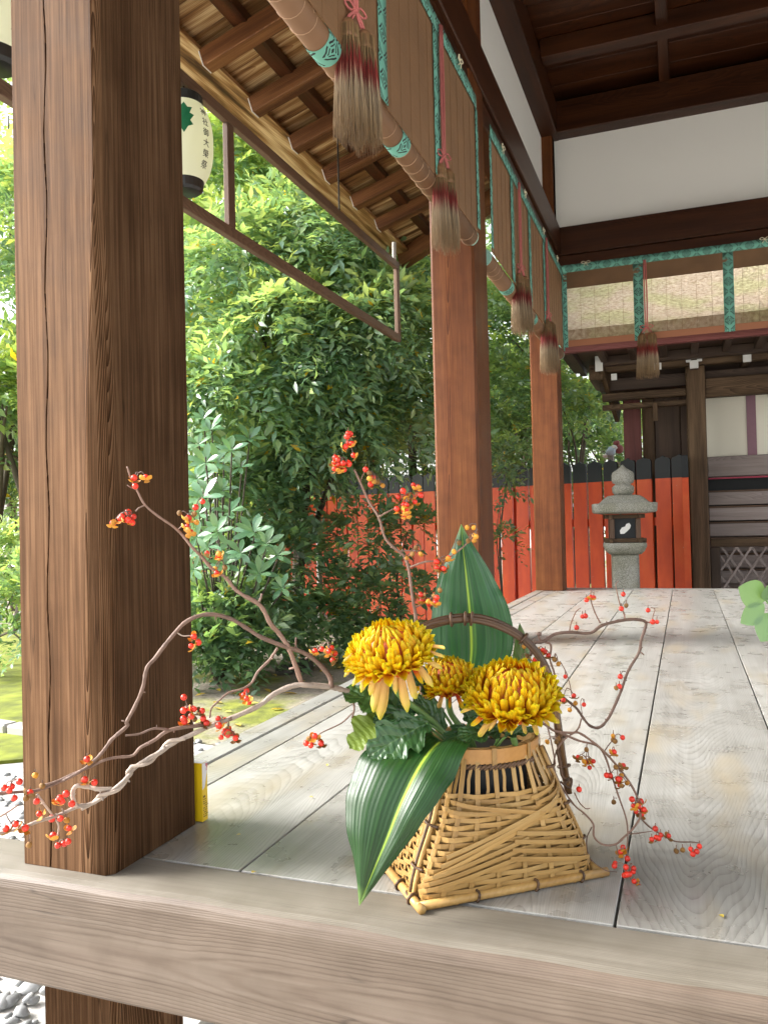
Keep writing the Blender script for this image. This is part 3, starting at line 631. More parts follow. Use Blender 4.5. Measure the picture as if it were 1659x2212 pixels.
def paper_lantern(x, y, z, label):
    L = thing('paper_lantern', (x, y, z), label, 'lantern', 'paper lanterns in the hanging rack'); m0 = T(x, y, z)
    mb = MB(); prof = []
    nr = 38
    for i in range(nr*2+1):
        zz = -.168+.336*i/(nr*2); prof.append((lantern_r(zz)-(.0022 if i % 2 else 0), zz))
    mb.lathe(prof, 40); mb.build('paper_shade', M['paper'], L, m0, True)
    mb = MB(); mb.lathe([(.0, .168), (.080, .168), (.082, .208), (.078, .213), (.07, .211), (.07, .18), (0, .18)], 28); mb.build('top_cap', M['black'], L, m0)
    mb = MB(); mb.lathe([(0, -.216), (.062, -.214), (.075, -.204), (.081, -.168), (0, -.166)], 28); mb.build('bottom_cap', M['black'], L, m0)
    mb = MB(); mb.tube([(0, 0, .21), (0, 0, .29)], .004, 6); mb.build('hook', M['iron'], L, m0)
    def wrap(me, a0, dz):
        for v in me.vertices:
            zz = v.co.y+dz; r = lantern_r(zz)+.0012+v.co.z; a = a0+v.co.x/r; v.co = (r*math.cos(a), r*math.sin(a), zz)
        return me
    a_text = -.16
    for i, ch in enumerate('神社御大榮祭'):
        o = obj('character', wrap(text_mesh(ch, .036), a_text, .112-.046*i), M['inkblack'], L, m0)
    # a holly leaf print, spiny outline
    pts = []
    for s in (1, -1):
        seq = [(0, .075), (.016, .05), (.036, .052), (.025, .022), (.044, .014), (.027, -.012), (.04, -.03), (.018, -.04), (0, -.07)]
        pts += [(s*a, b) for a, b in (seq if s > 0 else seq[::-1])][(0 if s > 0 else 1):(None if s > 0 else -1)]
    bm = bmesh.new(); vs = [bm.verts.new((a, b, 0)) for a, b in pts]; fc = bm.faces.new(vs); bmesh.ops.triangulate(bm, faces=[fc]); bmesh.ops.subdivide_edges(bm, edges=bm.edges[:], cuts=2)
    me = bpy.data.meshes.new('holly'); bm.to_mesh(me); bm.free()
    obj('holly_leaf_print', wrap(me, -1.0, .065), M['holly'], L, m0)
    return L
p = dep(392, 318, 3.52); paper_lantern(LX-.028, 3.03, 2.285, 'cream paper lantern with brush writing just right of the big split post')
paper_lantern(LX-.028, 1.975, 2.285, 'cream paper lantern cut off at the top left corner')

# ================================================================== REED BLINDS
def band_strip(name, a, b, wd, nrm, parent, bulge=None):
    a, b, nrm = Vector(a), Vector(b), Vector(nrm).normalized(); y = (b-a); L = y.length; y.normalize(); x = y.cross(nrm)
    n = max(2, int(L/.06)); V = []; UV = []; Q = []
    for i in range(n+1):
        c = a+(b-a)*i/n+(nrm*bulge*math.sin(math.pi*i/n) if bulge else Vector())
        for s in (-1, 1):
            V.append(c+x*s*wd/2+nrm*.0012*random.uniform(-1, 1)); UV.append((s*wd/2, L*i/n))
        if i: Q.append((2*i-2, 2*i-1, 2*i+1, 2*i))
    me = mesh_np(name, [tuple(q) for q in V], Q, uv=UV); me.materials.append(M['band'])
    o = obj(name, me, None, parent); sm = o.modifiers.new('thickness', 'SOLIDIFY'); sm.thickness = .002; sm.offset = 0; return o
def bow(name, c, along, nrm, s, mat, parent):
    c = np.array(c, float); a = np.array(along, float); n_ = np.array(nrm, float); z = np.array([0, 0, 1.0]); mb = MB()
    for sg in (1, -1):
        mb.tube(smoothpath([c, c+sg*a*s*.5+z*s*.35+n_*.004, c+sg*a*s*1.0+z*s*.1+n_*.006, c+sg*a*s*.6-z*s*.15, c], 4), s*.07, 5)
        mb.tube(smoothpath([c, c+sg*a*s*.25-z*s*.5+n_*.004, c+sg*a*s*.5-z*s*.85], 4), s*.07, 5)
    mb.tube([c-a*s*.12, c+a*s*.12], s*.16, 6); return mb.build(name, mat, parent, smooth=True)
def blind(label, axis, p0, p1, fixed, nrm, ztop, zbot, bands, roll=None, gap=.45, pitch=.0042, bows=(), mat='reed', mids=True, valance=None):
    """axis: the way the reeds run."""
    def P(s, z, o=0.0): return (fixed+nrm*o, s, z) if axis == 'y' else (s, fixed+nrm*o, z)
    B = thing('reed_blind', P((p0+p1)/2, ztop), label, 'reed blind'); nv = (nrm, 0, 0) if axis == 'y' else (0, nrm, 0); av = (0, 1, 0) if axis == 'y' else (1, 0, 0)
    def bulge(z): return 0
    def reeds(z0, z1, o, nm, mt, gap=gap):
        V = []; Q = []; nr = int((z1-z0)/pitch); h = pitch*(1-gap)/2
        for i in range(nr):
            z = z0+pitch*(i+.5); d = random.uniform(-.0004, .0004); b = len(V)
            for s in (p0, p1):
                for (do, dz) in ((-.001, -h), (.001, -h), (.001, h), (-.001, h)): V.append(P(s, z+dz, o+do+d))
            Q += [(b+j, b+(j+1) % 4, b+4+(j+1) % 4, b+4+j) for j in range(4)]
        return tag(obj(nm, mesh_np(nm, V, Q), M[mt], B), kind='stuff')
    reeds(zbot, ztop, 0, 'reed_screen', mat)
    if valance: reeds(ztop-valance, ztop, .006, 'folded_reeds', mat, .12)
    mb = MB(); s = p0+.05
    while s < p1:
        mb.tube([P(s, zbot, .0018), P(s, ztop, .0018)], .0009, 4, cap=False); s += .11
    tag(mb.build('binding_thread', M['thread'], B), kind='stuff')
    band_strip('crest_band', P(p0, ztop-.0, .008), P(p1, ztop-.0, .008), .062, nv, B)
    for s, zb in bands: band_strip('crest_band', P(s, ztop-.032, .0065), P(s, zb, .0065), .075 if s not in (p0, p1) else .045, nv, B)
    if roll:
        zc, R, rb, side = roll; mb = MB(); off = -side*R
        mb.tube([P(p0, zc, off), P(p1, zc, off)], R, 18); mb.build('rolled_reeds', M['reed_pale'], B, smooth=True)
        mb = MB(); s = p0+.1
        while s < p1:
            ring = [np.array(P(s+.02*a/16, zc, off))+np.array((nv[0]*math.cos(a*math.pi/8), nv[1]*math.cos(a*math.pi/8), math.sin(a*math.pi/8)))*(R+.0008) for a in range(17)]
            mb.tube(ring, .0013, 4); s += random.choice((.075, .075, .16, .24))
        tag(mb.build('tie_thread', M['tie'], B), kind='stuff')
        for s in rb:
            V = []; UV = []; Q = []
            for i in range(2):
                for a in range(25):
                    th = 2*math.pi*a/24; q = np.array(P(s+(i-.5)*.085, zc, off))+np.array((nv[0]*math.cos(th), nv[1]*math.cos(th), math.sin(th)))*(R+.0025); V.append(q); UV.append(((i-.5)*.085, th*R))
            Q = [(a, a+1, 25+a+1, 25+a) for a in range(24)]
            me = mesh_np('roll_band', V, Q, uv=UV); me.materials.append(M['band']); obj('roll_band', me, None, B, smooth=True)
        for s in (p0, p1):
            mb = MB(); e = .008*(1 if s == p1 else -1); mb.tube([P(s, zc, off), P(s+e, zc, off)], R*1.03, 16); mb.build('roll_end_cloth', plain('pale_teal_cloth', (.30, .55, .47), .7) if 'pale_teal' not in M else M['pale_teal'], B)
    else:
        mb = MB(); a = P(p0, zbot-.05, -.004); b = P(p1, zbot, .006)
        mb.box(min(a[0], b[0]), max(a[0], b[0]), min(a[1], b[1]), max(a[1], b[1]), zbot-.05, zbot); mb.build('hem', M['hem'], B)
    for s in bows: bow('cord_bow', P(s, ztop+.03, .014), av, nv, .035, M['ivory'], B)
    return B
BX = -.893
def onx(x, y, xx):
    d = _f + RI*(x-CX)/F - UP*(y-CY)/F
    return C0 + d*xx/d[0]
ROLLB = (onx(690, 60, -.94)[1], onx(850, 262, -.94)[1])
blind('brown reed blind with rolled lower edge in the nearest left bay', 'y', 1.40, 3.775, BX, 1, 2.60, 1.97, [(3.775, 1.99), (3.10, 1.97), (2.47, 1.97), (1.85, 1.97)], roll=(1.955, .040, (ROLLB[0], ROLLB[1]), 1), bows=(3.45, 2.6), gap=.12)
blind('brown reed blind with rolled lower edge in the second left bay', 'y', 4.07, 6.70, BX, 1, 2.60, 1.97, [(4.07, 1.99), (4.62, 1.97), (5.18, 1.97), (5.75, 1.97), (6.68, 1.97)], roll=(1.945, .043, (4.6, 5.4, 6.2), 1), bows=(4.35, 5.0, 5.7, 6.35), gap=.12)
blind('see through reed blind with teal crest bands across the far side', 'x', -.91, 3.0, 6.72, -1, 2.645, 2.055, [(-.895, 2.0), (-.30, 2.0), (.36, 2.0), (1.02, 2.0)], gap=.60, pitch=.005, bows=(-.70, .62), mat='reed', valance=.165)
for (x0, x1) in ():
    pass

# ================================================================== TASSELS
def tassel_mesh(L, R, seed, n=330):
    rnd = random.Random(seed); V = []; Q = []; UV = []
    for i in range(n):
        a = rnd.uniform(0, 2*math.pi); q = math.sqrt(rnd.uniform(.15, 1)); x0 = .38*R*q*math.cos(a); y0 = .38*R*q*math.sin(a)
        l = L*rnd.uniform(.80, 1.0); sh = rnd.random(); b = len(V); wv = rnd.uniform(0, 6)
        for k in range(7):
            s = k/6; sp = .80+.50*min(1, s*1.15); cx = x0*sp+.006*math.sin(wv+s*7)*s; cy = y0*sp+.006*math.cos(wv*1.3+s*6)*s; r = .0032*(1-.45*s)
            for j in range(3):
                th = 2.09*j; V.append((cx+r*math.cos(th), cy+r*math.sin(th), -l*s)); UV.append((sh, s*l/L))
            if k: Q += [(b+(k-1)*3+j, b+(k-1)*3+(j+1) % 3, b+k*3+(j+1) % 3, b+k*3+j) for j in range(3)]
    me = mesh_np('fringe', V, Q, uv=UV); me.materials.append(M['hemp']); return me
TMESH = [tassel_mesh(1.0, .30, i) for i in range(3)]
def tassel(x, y, ztop, zknot, L, label, double, d=(1, 0, 0), width=1.0):
    t_ = thing('tassel', (x, y, zknot), label, 'tassel', 'red dyed hemp tassels on the blinds'); c = np.array((x, y, zknot)); d = np.array(d, float)
    mb = MB()
    for s in (-1, 1):
        mb.tube(smoothpath([c+(0, 0, ztop-zknot)+d*s*.006, c+(0, 0, (ztop-zknot)*.5)+d*s*.009, c+d*s*.006], 5), .0052, 6)
    mb.build('cord', M['rope_pink'], t_, smooth=True)
    bow('knot', c+(0, 0, .0), d, (0, 0, 0), .05, M['rope_pink'], t_)
    for i, s in enumerate((-1, 1) if double else (0,)):
        o = c+d*s*.038*width+np.array((0, 0, -.055)); mb = MB(); mb.tube(smoothpath([c, (c+o)/2+d*s*.01, o+(0, 0, .01)], 4), .005, 6); mb.build('loop', M['rope_pink'], t_, smooth=True)
        mb = MB(); r = .026*width; mb.lathe([(0, .012), (r*.55, .010), (r*.95, -.004), (r*1.1, -.02), (r*1.02, -.032), (r*1.25, -.05), (0, -.05)], 14); mb.build('head', M['reed_pale'], t_, T(*o), True)
        ob = obj('fringe', TMESH[i % 3], None, t_, T(o[0], o[1], o[2]-.012) @ Matrix.Rotation(i*2+x*9, 4, 'Z') @ Matrix.Diagonal((L*1.0*width, L*width, L, 1)))
        tag(ob, kind='stuff')
TX = -.872
def tas_at(Y, label, zk, L, ztop=2.60, width=1.0, dbl=True): tassel(TX, Y, ztop, zk, L, label, dbl, (.3, .95, 0), width)
tas_at(2.20, 'largest tassel, nearest, hanging from the first left blind', 2.105, .345, width=.98)
tas_at(3.13, 'second tassel hanging in front of the second post', 2.065, .325, width=.85, dbl=True)
tas_at(4.77, 'third tassel, on the blind beyond the second post', 2.09, .34)
tas_at(5.78, 'small tassel beside the third post where the blinds meet', 2.05, .36)
tassel(-.245, 6.69, 2.63, 2.095, .345, 'double tassel on the far blind, in front of the shrine roof', True, (1, 0, 0))

# ================================================================== SHRINE BUILDING BEHIND
SH = thing('shrine_building', (.6, 9.5, GZ), 'old dark wooden shrine with bark roof, white beam ends and lattice at right', 'shrine')
SY = 9.2
def sx(x): return x
aabox('pillar', .045, .235, SY, SY+.2, GZ-.05, 2.2, M['shrine'], SH, 'z', .012)
aabox('pillar', 2.6, 2.79, SY, SY+.2, GZ-.05, 2.2, M['shrine'], SH, 'z', .012)
aabox('porch_beam', .236, 2.6, SY+.04, SY+.16, 1.86, 2.06, M['shrine'], SH, 'x', .006)
aabox('porch_beam', -.83, .044, SY+.05, SY+.15, 1.90, 1.98, M['shrine'], SH, 'x', .004)
aabox('porch_beam', -.83, .044, SY+.052, SY+.15, 1.80, 1.855, M['shrine'], SH, 'x', .004)
aabox('peg', -.30, -.25, SY+.01, SY+.045, 1.64, 1.84, M['shrine'], SH, 'z', .003)
aabox('wall_post', -.64, -.45, SY+.5, SY+.68, GZ, 2.1, M['shrine_red'], SH, 'z', .006)
for i, x in enumerate((-.44, -.30, -.02, .09)):
    aabox('wall_board', x, (-.30, -.02, .09, .24)[i]-.006, SY+.62+(.02 if i % 2 else 0), SY+.66, GZ, 2.1, M['shrine' if i in (0, 3) else 'shrine_dk'], SH, 'z', .004)
aabox('inner_wall', -.44, .25, SY+.68, SY+.70, GZ, 2.1, M['shrine_dk'], SH, 'z', .002)
aabox('inner_wall', .25, 3.0, SY+.75, SY+.77, GZ, 2.2, M['slat'], SH, 'z', .002)
aabox('eave_purlin', -.95, 3.2, SY-.05, SY+.06, 2.20, 2.30, M['shrine'], SH, 'x', .006)
aabox('eave_purlin', -.87, 3.2, SY-.25, SY-.15, 2.24, 2.34, M['shrine_dk'], SH, 'x', .006)
aabox('eave_purlin', -.86, 3.2, SY+.14, SY+.30, 2.02, 2.16, M['shrine_dk'], SH, 'x', .006)
aabox('wall_lintel', -.8, 3.2, SY+.45, SY+.6, 2.0, 2.5, M['shrine_dk'], SH, 'x')
aabox('side_bracket', -.95, -.80, SY-.1, SY+.7, 2.12, 2.24, M['shrine'], SH, 'y', .006)
# white painted ends of the bracket arms
aabox('white_beam_end', -.865, -.785, SY-.27, SY-.258, 2.18, 2.38, M['white'], SH, 'z', .002)
aabox('white_beam_end', -.715, -.655, SY-.1, SY-.085, 2.10, 2.17, M['white'], SH, 'z', .002)
aabox('white_beam_end', -.26, -.19, SY-.3, SY-.285, 2.14, 2.21, M['white'], SH, 'z', .002)
for x, z, w_ in ((.055, 2.22, .05), (.165, 2.22, .05), (.11, 2.15, .085), (.62, 2.17, .08)):
    aabox('white_beam_end', x-w_/2+.02, x+w_/2+.02, SY-.13-.01*(w_ > .06), SY-.11, z, z+w_, M['white'], SH, 'z', .004)
    aabox('bracket_arm', x-w_/2+.024, x+w_/2+.016, SY-.108, SY+.4, z+.004, z+w_-.004, M['shrine'], SH, 'y', .003)
beam('bargeboard', (-.83, SY-.2, 2.38), (-.70, SY+.6, 1.80), .05, .22, M['shrine'], SH, bev=.006)
# roof: thick bark eave with curved slope
mb = MB(); prof = [(SY-.95, 2.52), (SY-.99, 2.66), (SY-.6, 2.84), (SY+.2, 3.28), (SY+1.0, 3.85), (SY+1.7, 4.5), (SY+1.75, 4.3), (SY+.1, 2.62)]
xs2 = [-1.28, 5.5]; V = [(x, y, z) for x in xs2 for y, z in prof]; k = len(prof)
mb.add(V, [(j, (j+1) % k, k+(j+1) % k, k+j) for j in range(k)]+[tuple(range(k))[::-1], tuple(range(k, 2*k))])
mb.build('roof', M['roof'], SH, T(0, 0, -.17))
aabox('eave_fascia', -1.22, 5.4, SY-.93, SY-.86, 2.272, 2.338, M['shrine_red'], SH, 'x', .004)
aabox('eave_soffit', -1.2, 5.4, SY-.85, SY+.7, 2.345, 2.37, M['shrine_dk'], SH, 'x', .004)
for i in range(14): aabox('shrine_rafter', -1.1+.3*i, -1.03+.3*i, SY-.84, SY+.5, 2.27, 2.342, M['shrine_dk'], SH, 'y', .003)
aabox('ridge', -.95, 5.4, SY+1.45, SY+1.85, 4.25, 4.55, M['shrine_dk'], SH, 'x', .02)
aabox('roof_vent', -.80, -.60, SY+.9, SY+1.1, 3.55, 3.95, M['slat'], SH, 'z', .005)
# right-hand bay: cloth screen, rails, weather boards, lattice
aabox('cloth_screen', .25, 3.0, SY+.5, SY+.505, 1.255, 1.95, M['screen'], SH, 'x', .001)
aabox('screen_tape', .66, .755, SY+.485, SY+.495, 1.22, 1.95, M['mauve'], SH, 'z', .001)
aabox('rail_beam', .25, 3.0, SY+.44, SY+.54, 1.03, 1.25, M['slat'], SH, 'x', .004)
aabox('crimson_rail', .25, 3.0, SY+.42, SY+.438, 1.0, 1.018, M['crimson'], SH, 'x', .002)
aabox('recess_shade_panel', .25, 3.0, SY+.72, SY+.74, .5, 1.03, M['blackpaint'], SH, 'x', .002)  # flat black panel, its colour standing in for the shade behind the boards
for i in range(6):
    z = .855-.173*i; aabox('weather_board', .25, 3.0, SY+.44, SY+.47+.006*(i % 2), z-.140, z, M['slat'], SH, 'x', .004)
    aabox('board_edge', .25, 3.0, SY+.425, SY+.45, z+.001, z+.020, M['rack'], SH, 'x', .003)
aabox('lattice_rail', .25, 3.0, SY+.2, SY+.25, .26, .345, M['shrine'], SH, 'x', .004)
aabox('lattice_stile', .245, .34, SY+.199, SY+.249, -.6, .255, M['shrine_dk'], SH, 'z', .004)
for i in range(13):
    for sgn in (1, -1):
        x = .36+.145*i; q = .42
        a, b = Vector((x-q*.0, SY+.215+.012*sgn, .255)), Vector((x+sgn*.55, SY+.215+.012*sgn, -.60))
        if b.x < .345: 
            tt = (a.x-.345)/(a.x-b.x) if a.x != b.x else 1
            b = a+(b-a)*max(.02, tt)
        if (b-a).length > .05: beam('lattice_slat', a, b, .022, .008, M['slat'], SH, up=(0, -1, 0), bev=.002)
for i in range(3):                                          # lattice slats that start on the stile
    a, b = Vector((.345, SY+.227, .16-.22*i)), Vector((.345+.45, SY+.227, .16-.22*i-.7)); beam('lattice_slat', a, b, .022, .008, M['slat'], SH, up=(0, -1, 0), bev=.002)

# ================================================================== ORANGE FENCE
def fence(a, b, n, label, skip_first=0):
    a, b = Vector(a), Vector(b); d = (b-a).normalized(); nrm = Vector((d.y, -d.x, 0));  L = (b-a).length; pit = L/n
    if nrm.y > 0: nrm = -nrm
    FN = thing('picket_fence', (a+b)/2+Vector((0, 0, GZ)), label, 'fence', None)
    ph = 2.0; cw = pit*.86
    def plank(seed):
        rnd = random.Random(seed); mb = MB(); hw = cw/2; zb = ph-.235
        outl = [(-hw, zb), (-hw, ph-.045), (-hw*.86, ph-.02), (-hw*.3, ph-.008), (0, ph+.012), (hw*.3, ph-.008), (hw*.86, ph-.02), (hw, ph-.045), (hw, zb)]
        m_ = len(outl); V = [(x, -.015, z) for x, z in outl]+[(x, .015, z) for x, z in outl]
        mb.add(V, [tuple(range(m_)), tuple(range(m_, 2*m_))[::-1]]+[(i, i+m_, (i+1) % m_+m_, (i+1) % m_) for i in range(m_)], 1)
        hw -= .0005; V = [(x, y, z) for z in (.05, zb-.001) for x, y in ((-hw, -.0145), (hw, -.0145), (hw, .0145), (-hw, .0145))]
        mb.add(V, [(0, 3, 2, 1), (4, 5, 6, 7), (0, 1, 5, 4), (1, 2, 6, 5), (2, 3, 7, 6), (3, 0, 4, 7)], 0)
        me = mb.mesh('plank'); me.materials.append(M['orange']); me.materials.append(M['blackpaint']); me.polygons.foreach_set('material_index', mb.mi); return me
    PM = [plank(i) for i in range(2)]
    for i in range(n):
        c = a+d*pit*(i+.5); x = d; ang = math.atan2(d.y, d.x)
        if nrm.dot(Vector((math.sin(ang), -math.cos(ang), 0))) < 0: ang += math.pi
        m = T(c.x, c.y, GZ) @ Matrix.Rotation(ang+random.uniform(-.01, .01), 4, 'Z') @ Matrix.Rotation(random.uniform(-.006, .006), 4, 'Y')
        o = obj('plank', PM[i % 2], None, FN, m)
    for z in (.45, 1.3): beam('rail', a+d*.06-nrm*.05+Vector((0, 0, GZ+z)), b-nrm*.05+Vector((0, 0, GZ+z)), .06, .09, M['orange'], FN)
    for k in range(int(L/1.6)+1):
        c = a+d*min(L-.05, .05+1.6*k)-nrm*.14; aabox('fence_post', c.x-.05, c.x+.05, c.y-.05, c.y+.05, GZ-.05, GZ+1.75, M['orange'], FN, 'z')
    return FN
fence((.055, 9.12, 0), (-1.95, 9.88, 0), 11, 'bright vermilion picket fence with black tips behind the stone lantern')
fence((-1.97, 9.89, 0), (-10.5, 12.7, 0), 46, 'shaded vermilion picket fence running away behind the green bushes')
aabox_corner = tag(aabox('fence_end_post', -.025, .04, 9.02, 9.08, GZ-.05, 1.005, M['orange'], None, 'z'), 'narrow vermilion end post between the picket fence and the shrine pillar', 'fence post')
aabox('painted_top', -.0255, .0405, 9.0195, 9.0805, 1.006, 1.24, M['blackpaint'], aabox_corner, 'z')

# ================================================================== STONE LANTERN
SL = thing('stone_lantern', (-.568, 8.3, GZ), 'speckled grey stone lantern with round finial and wooden firebox', 'stone lantern'); m0 = T(-.568, 8.3, 0) @ Matrix.Rotation(math.radians(8), 4, 'Z')
mb = MB(); mb.lathe([(.05, .815), (.085, .825), (.104, .85), (.107, .895), (.09, .915), (.074, .922), (.074, .93), (.098, .94), (.107, .965), (.107, 1.02), (.098, 1.045), (.06, 1.07), (.03, 1.09), (.012, 1.115), (0, 1.122)], 26); mb.build('finial', M['stone'], SL, m0, True)
mb = MB(); mb.lathe([(.20, .635), (.285, .645), (.298, .66), (.302, .735), (.292, .738), (.25, .735), (.22, .755), (.185, .79), (.15, .812), (.10, .82), (0, .822)], 48, sq=7); mb.build('roof', M['stone'], SL, m0, True)
mb = MB(); mb.lathe([(.12, .235), (.15, .24), (.18, .27), (.20, .315), (.20, .348), (.19, .352), (0, .352)], 48, sq=7); mb.build('base_bowl', M['stone'], SL, m0, True)
mb = MB(); mb.lathe([(.128, GZ-.05), (.128, .232), (0, .234)], 32, sq=6); mb.build('shaft', M['stone'], SL, m0)
mb = MB(); mb.lathe([(.26, GZ-.05), (.26, GZ+.10), (.2, GZ+.16), (0, GZ+.16)], 24, sq=6); mb.build('plinth', M['stone'], SL, m0)
FB = obj('firebox', box_mesh(.23, .23, .26, .003, 'firebox'), M['blackpaint'], SL, m0 @ T(0, 0, .50))
for z, e in ((.372, .195), (.607, .185)):
    for s in (-1, 1):
        for r in (0, 90):
            o = obj('frame_rail', box_mesh(.03, e*2, .04, .003, 'frame'), M['shrine'], FB, m0 @ T(0, 0, z+.003*(r > 0)) @ Matrix.Rotation(math.radians(r), 4, 'Z') @ T(s*.135, 0, 0))
for sx_ in (-1, 1):
    for sy_ in (-1, 1): obj('frame_post', box_mesh(.045, .19, .045, .003, 'fp'), M['rack'], FB, m0 @ T(sx_*.122, sy_*.122, .49) @ Matrix.Rotation(math.pi/2, 4, 'X'))
bm = bmesh.new(); vs = [bm.verts.new((a, 0, b)) for a, b in ((-.045, -.05), (-.05, -.02), (-.03, .012), (.0, .02), (.012, .045), (.04, .055), (.055, .03), (.045, .0), (.02, -.025), (-.01, -.05))]
bm.faces.new(vs); r_ = bmesh.ops.extrude_face_region(bm, geom=bm.faces[:]); bmesh.ops.translate(bm, vec=(0, .002, 0), verts=[g for g in r_['geom'] if isinstance(g, bmesh.types.BMVert)])
me = bpy.data.meshes.new('paper_patch'); bm.to_mesh(me); bm.free(); obj('paper_patch', me, M['white'], FB, m0 @ T(0, -.1185, .49))

# ================================================================== TREES AND SHRUBS
def leaf_cloud(blobs, nspray, nleaf, ll, lw, seed, spl=.28, droop=.25, tint0=.4, up_tint=.35, flat=.6, minz=None):
    """sprays of leaves over the crowns: (cx,cy,cz,r,squash)"""
    rg = np.random.default_rng(seed); A = np.array([b[3]**2 for b in blobs]); pk = rg.choice(len(blobs), nspray, p=A/A.sum()); Bl = np.array(blobs)[pk]
    d = rg.normal(size=(nspray, 3)); d /= np.linalg.norm(d, axis=1)[:, None]; d[:, 2] = np.where(d[:, 2] < -.3, -d[:, 2], d[:, 2])
    # lumpy radius: clumps separated by gaps
    lump = .5+.5*np.sin(d[:, 0]*5.1+pk*1.7)*np.sin(d[:, 1]*4.7+pk*2.9)*np.sin(d[:, 2]*5.3+pk)
    rr = Bl[:, 3]*(rg.uniform(.45, 1.0, nspray)**.5)*(.72+.45*lump)
    sq = Bl[:, 4]
    base = Bl[:, :3]+d*rr[:, None]*np.stack([np.ones_like(sq), np.ones_like(sq), sq], 1)
    ax = d*.8+rg.normal(size=(nspray, 3))*.45; ax[:, 2] += .15-droop*rg.uniform(.2, 1.6, nspray); ax /= np.linalg.norm(ax, axis=1)[:, None]
    nr = rg.normal(size=(nspray, 3))*.35+[0, 0, 1]+d*.5; side = np.cross(ax, nr); side /= np.linalg.norm(side, axis=1)[:, None]; nr = np.cross(side, ax)
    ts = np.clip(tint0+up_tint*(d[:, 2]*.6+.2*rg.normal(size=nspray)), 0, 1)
    k = np.arange(nleaf); s = (k+1)/nleaf; sg = np.where(k % 2, 1.0, -1.0); sg[-1] = 0
    L = spl*rg.uniform(.6, 1.3, nspray)
    pos = base[:, None, :]+ax[:, None, :]*(s[None, :, None]*L[:, None, None])
    pos[:, :, 2] -= (s**2)[None, :]*L[:, None]*droop*.8
    ld = ax[:, None, :]*.62+side[:, None, :]*(sg[None, :, None]*.8)+nr[:, None, :]*rg.uniform(-.35, .25, (nspray, nleaf, 1))+rg.normal(size=(nspray, nleaf, 3))*.16
    ld /= np.linalg.norm(ld, axis=2)[:, :, None]
    ln = nr[:, None, :]+rg.normal(size=(nspray, nleaf, 3))*.3; lw_ = np.cross(ld, ln); lw_ /= np.linalg.norm(lw_, axis=2)[:, :, None]; ln = np.cross(lw_, ld)
    sz = rg.uniform(.5, 1.35, (nspray, nleaf, 1))
    P0 = pos; Pt = pos+ld*ll*sz-ln*ll*.12*sz; Pm = pos+ld*ll*.5*sz
    Lf = Pm+lw_*lw*.5*sz+ln*lw*.16*sz; Rt = Pm-lw_*lw*.5*sz+ln*lw*.16*sz
    V = np.stack([P0, Lf, Pt, Rt, Pm-ln*.0], 2).reshape(-1, 3)
    n = nspray*nleaf; b = np.arange(n)[:, None]*5
    Fc = np.concatenate([b+[0, 4, 1], b+[1, 4, 2], b+[0, 3, 4], b+[3, 2, 4]], 1).reshape(-1, 3)
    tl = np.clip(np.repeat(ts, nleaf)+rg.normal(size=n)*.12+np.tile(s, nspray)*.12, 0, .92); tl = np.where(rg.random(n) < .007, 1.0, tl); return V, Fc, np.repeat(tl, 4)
def trunk_mesh(base, tops, r, seed):
    rnd = random.Random(seed); mb = MB(); base = np.array(base, float); top = np.array(tops[0], float)
    mid = [base+(top-base)*s+np.array((rnd.uniform(-.12, .12), rnd.uniform(-.12, .12), 0)) for s in (.3, .6)]
    P = smoothpath([base-(0, 0, .1), mid[0], mid[1], top], 6); mb.tube(P, np.linspace(r, r*.35, len(P)), 9, jit=.08)
    for q in tops[1:]:
        q = np.array(q, float); i = rnd.randint(len(P)//4, len(P)*3//4); s0 = P[i]
        Q = smoothpath([s0, s0+(q-s0)*.5+np.array((rnd.uniform(-.1, .1), rnd.uniform(-.1, .1), .1)), q], 6); mb.tube(Q, np.linspace(r*.5, r*.12, len(Q)), 7, jit=.08)
    return mb
def tree(name, label, cat, base, blobs, mat, nspray, nleaf, ll, lw, seed, r=.06, group=None, **kw):
    t_ = thing(name, base, label, cat, group)
    V, Fc, tn = leaf_cloud(blobs, nspray, nleaf, ll, lw, seed, **kw)
    o = obj('crown', mesh_np('crown', V, Fc, tint=tn), M[mat], t_); tag(o, kind='stuff')
    tb = sorted(blobs, key=lambda b: -b[2]); trunk_mesh(base, [b[:3] for b in tb], r, seed).build('trunk', M['bark'], t_, smooth=True)
    return t_
def blob(x, y, d, r, sq=.9): p = dep(x, y, d); return (p[0], p[1], p[2], r, sq)
def ground_at(x, d): p = dep(x, 1300, d); return (p[0], p[1], GZ)
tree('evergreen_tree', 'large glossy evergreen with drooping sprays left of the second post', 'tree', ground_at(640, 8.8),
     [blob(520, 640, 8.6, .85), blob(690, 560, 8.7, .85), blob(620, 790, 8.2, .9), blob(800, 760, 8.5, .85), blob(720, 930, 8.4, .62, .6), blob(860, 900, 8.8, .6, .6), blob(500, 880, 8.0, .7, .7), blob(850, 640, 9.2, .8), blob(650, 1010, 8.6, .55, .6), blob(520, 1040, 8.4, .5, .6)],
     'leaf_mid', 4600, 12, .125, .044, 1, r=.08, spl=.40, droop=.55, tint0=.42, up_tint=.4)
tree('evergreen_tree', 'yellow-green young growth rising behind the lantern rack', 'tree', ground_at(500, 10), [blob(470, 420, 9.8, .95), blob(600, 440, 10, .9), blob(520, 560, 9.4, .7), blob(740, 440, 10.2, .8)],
     'leaf_light', 1500, 11, .125, .052, 2, r=.07, spl=.36, droop=.2, tint0=.5, up_tint=.4)
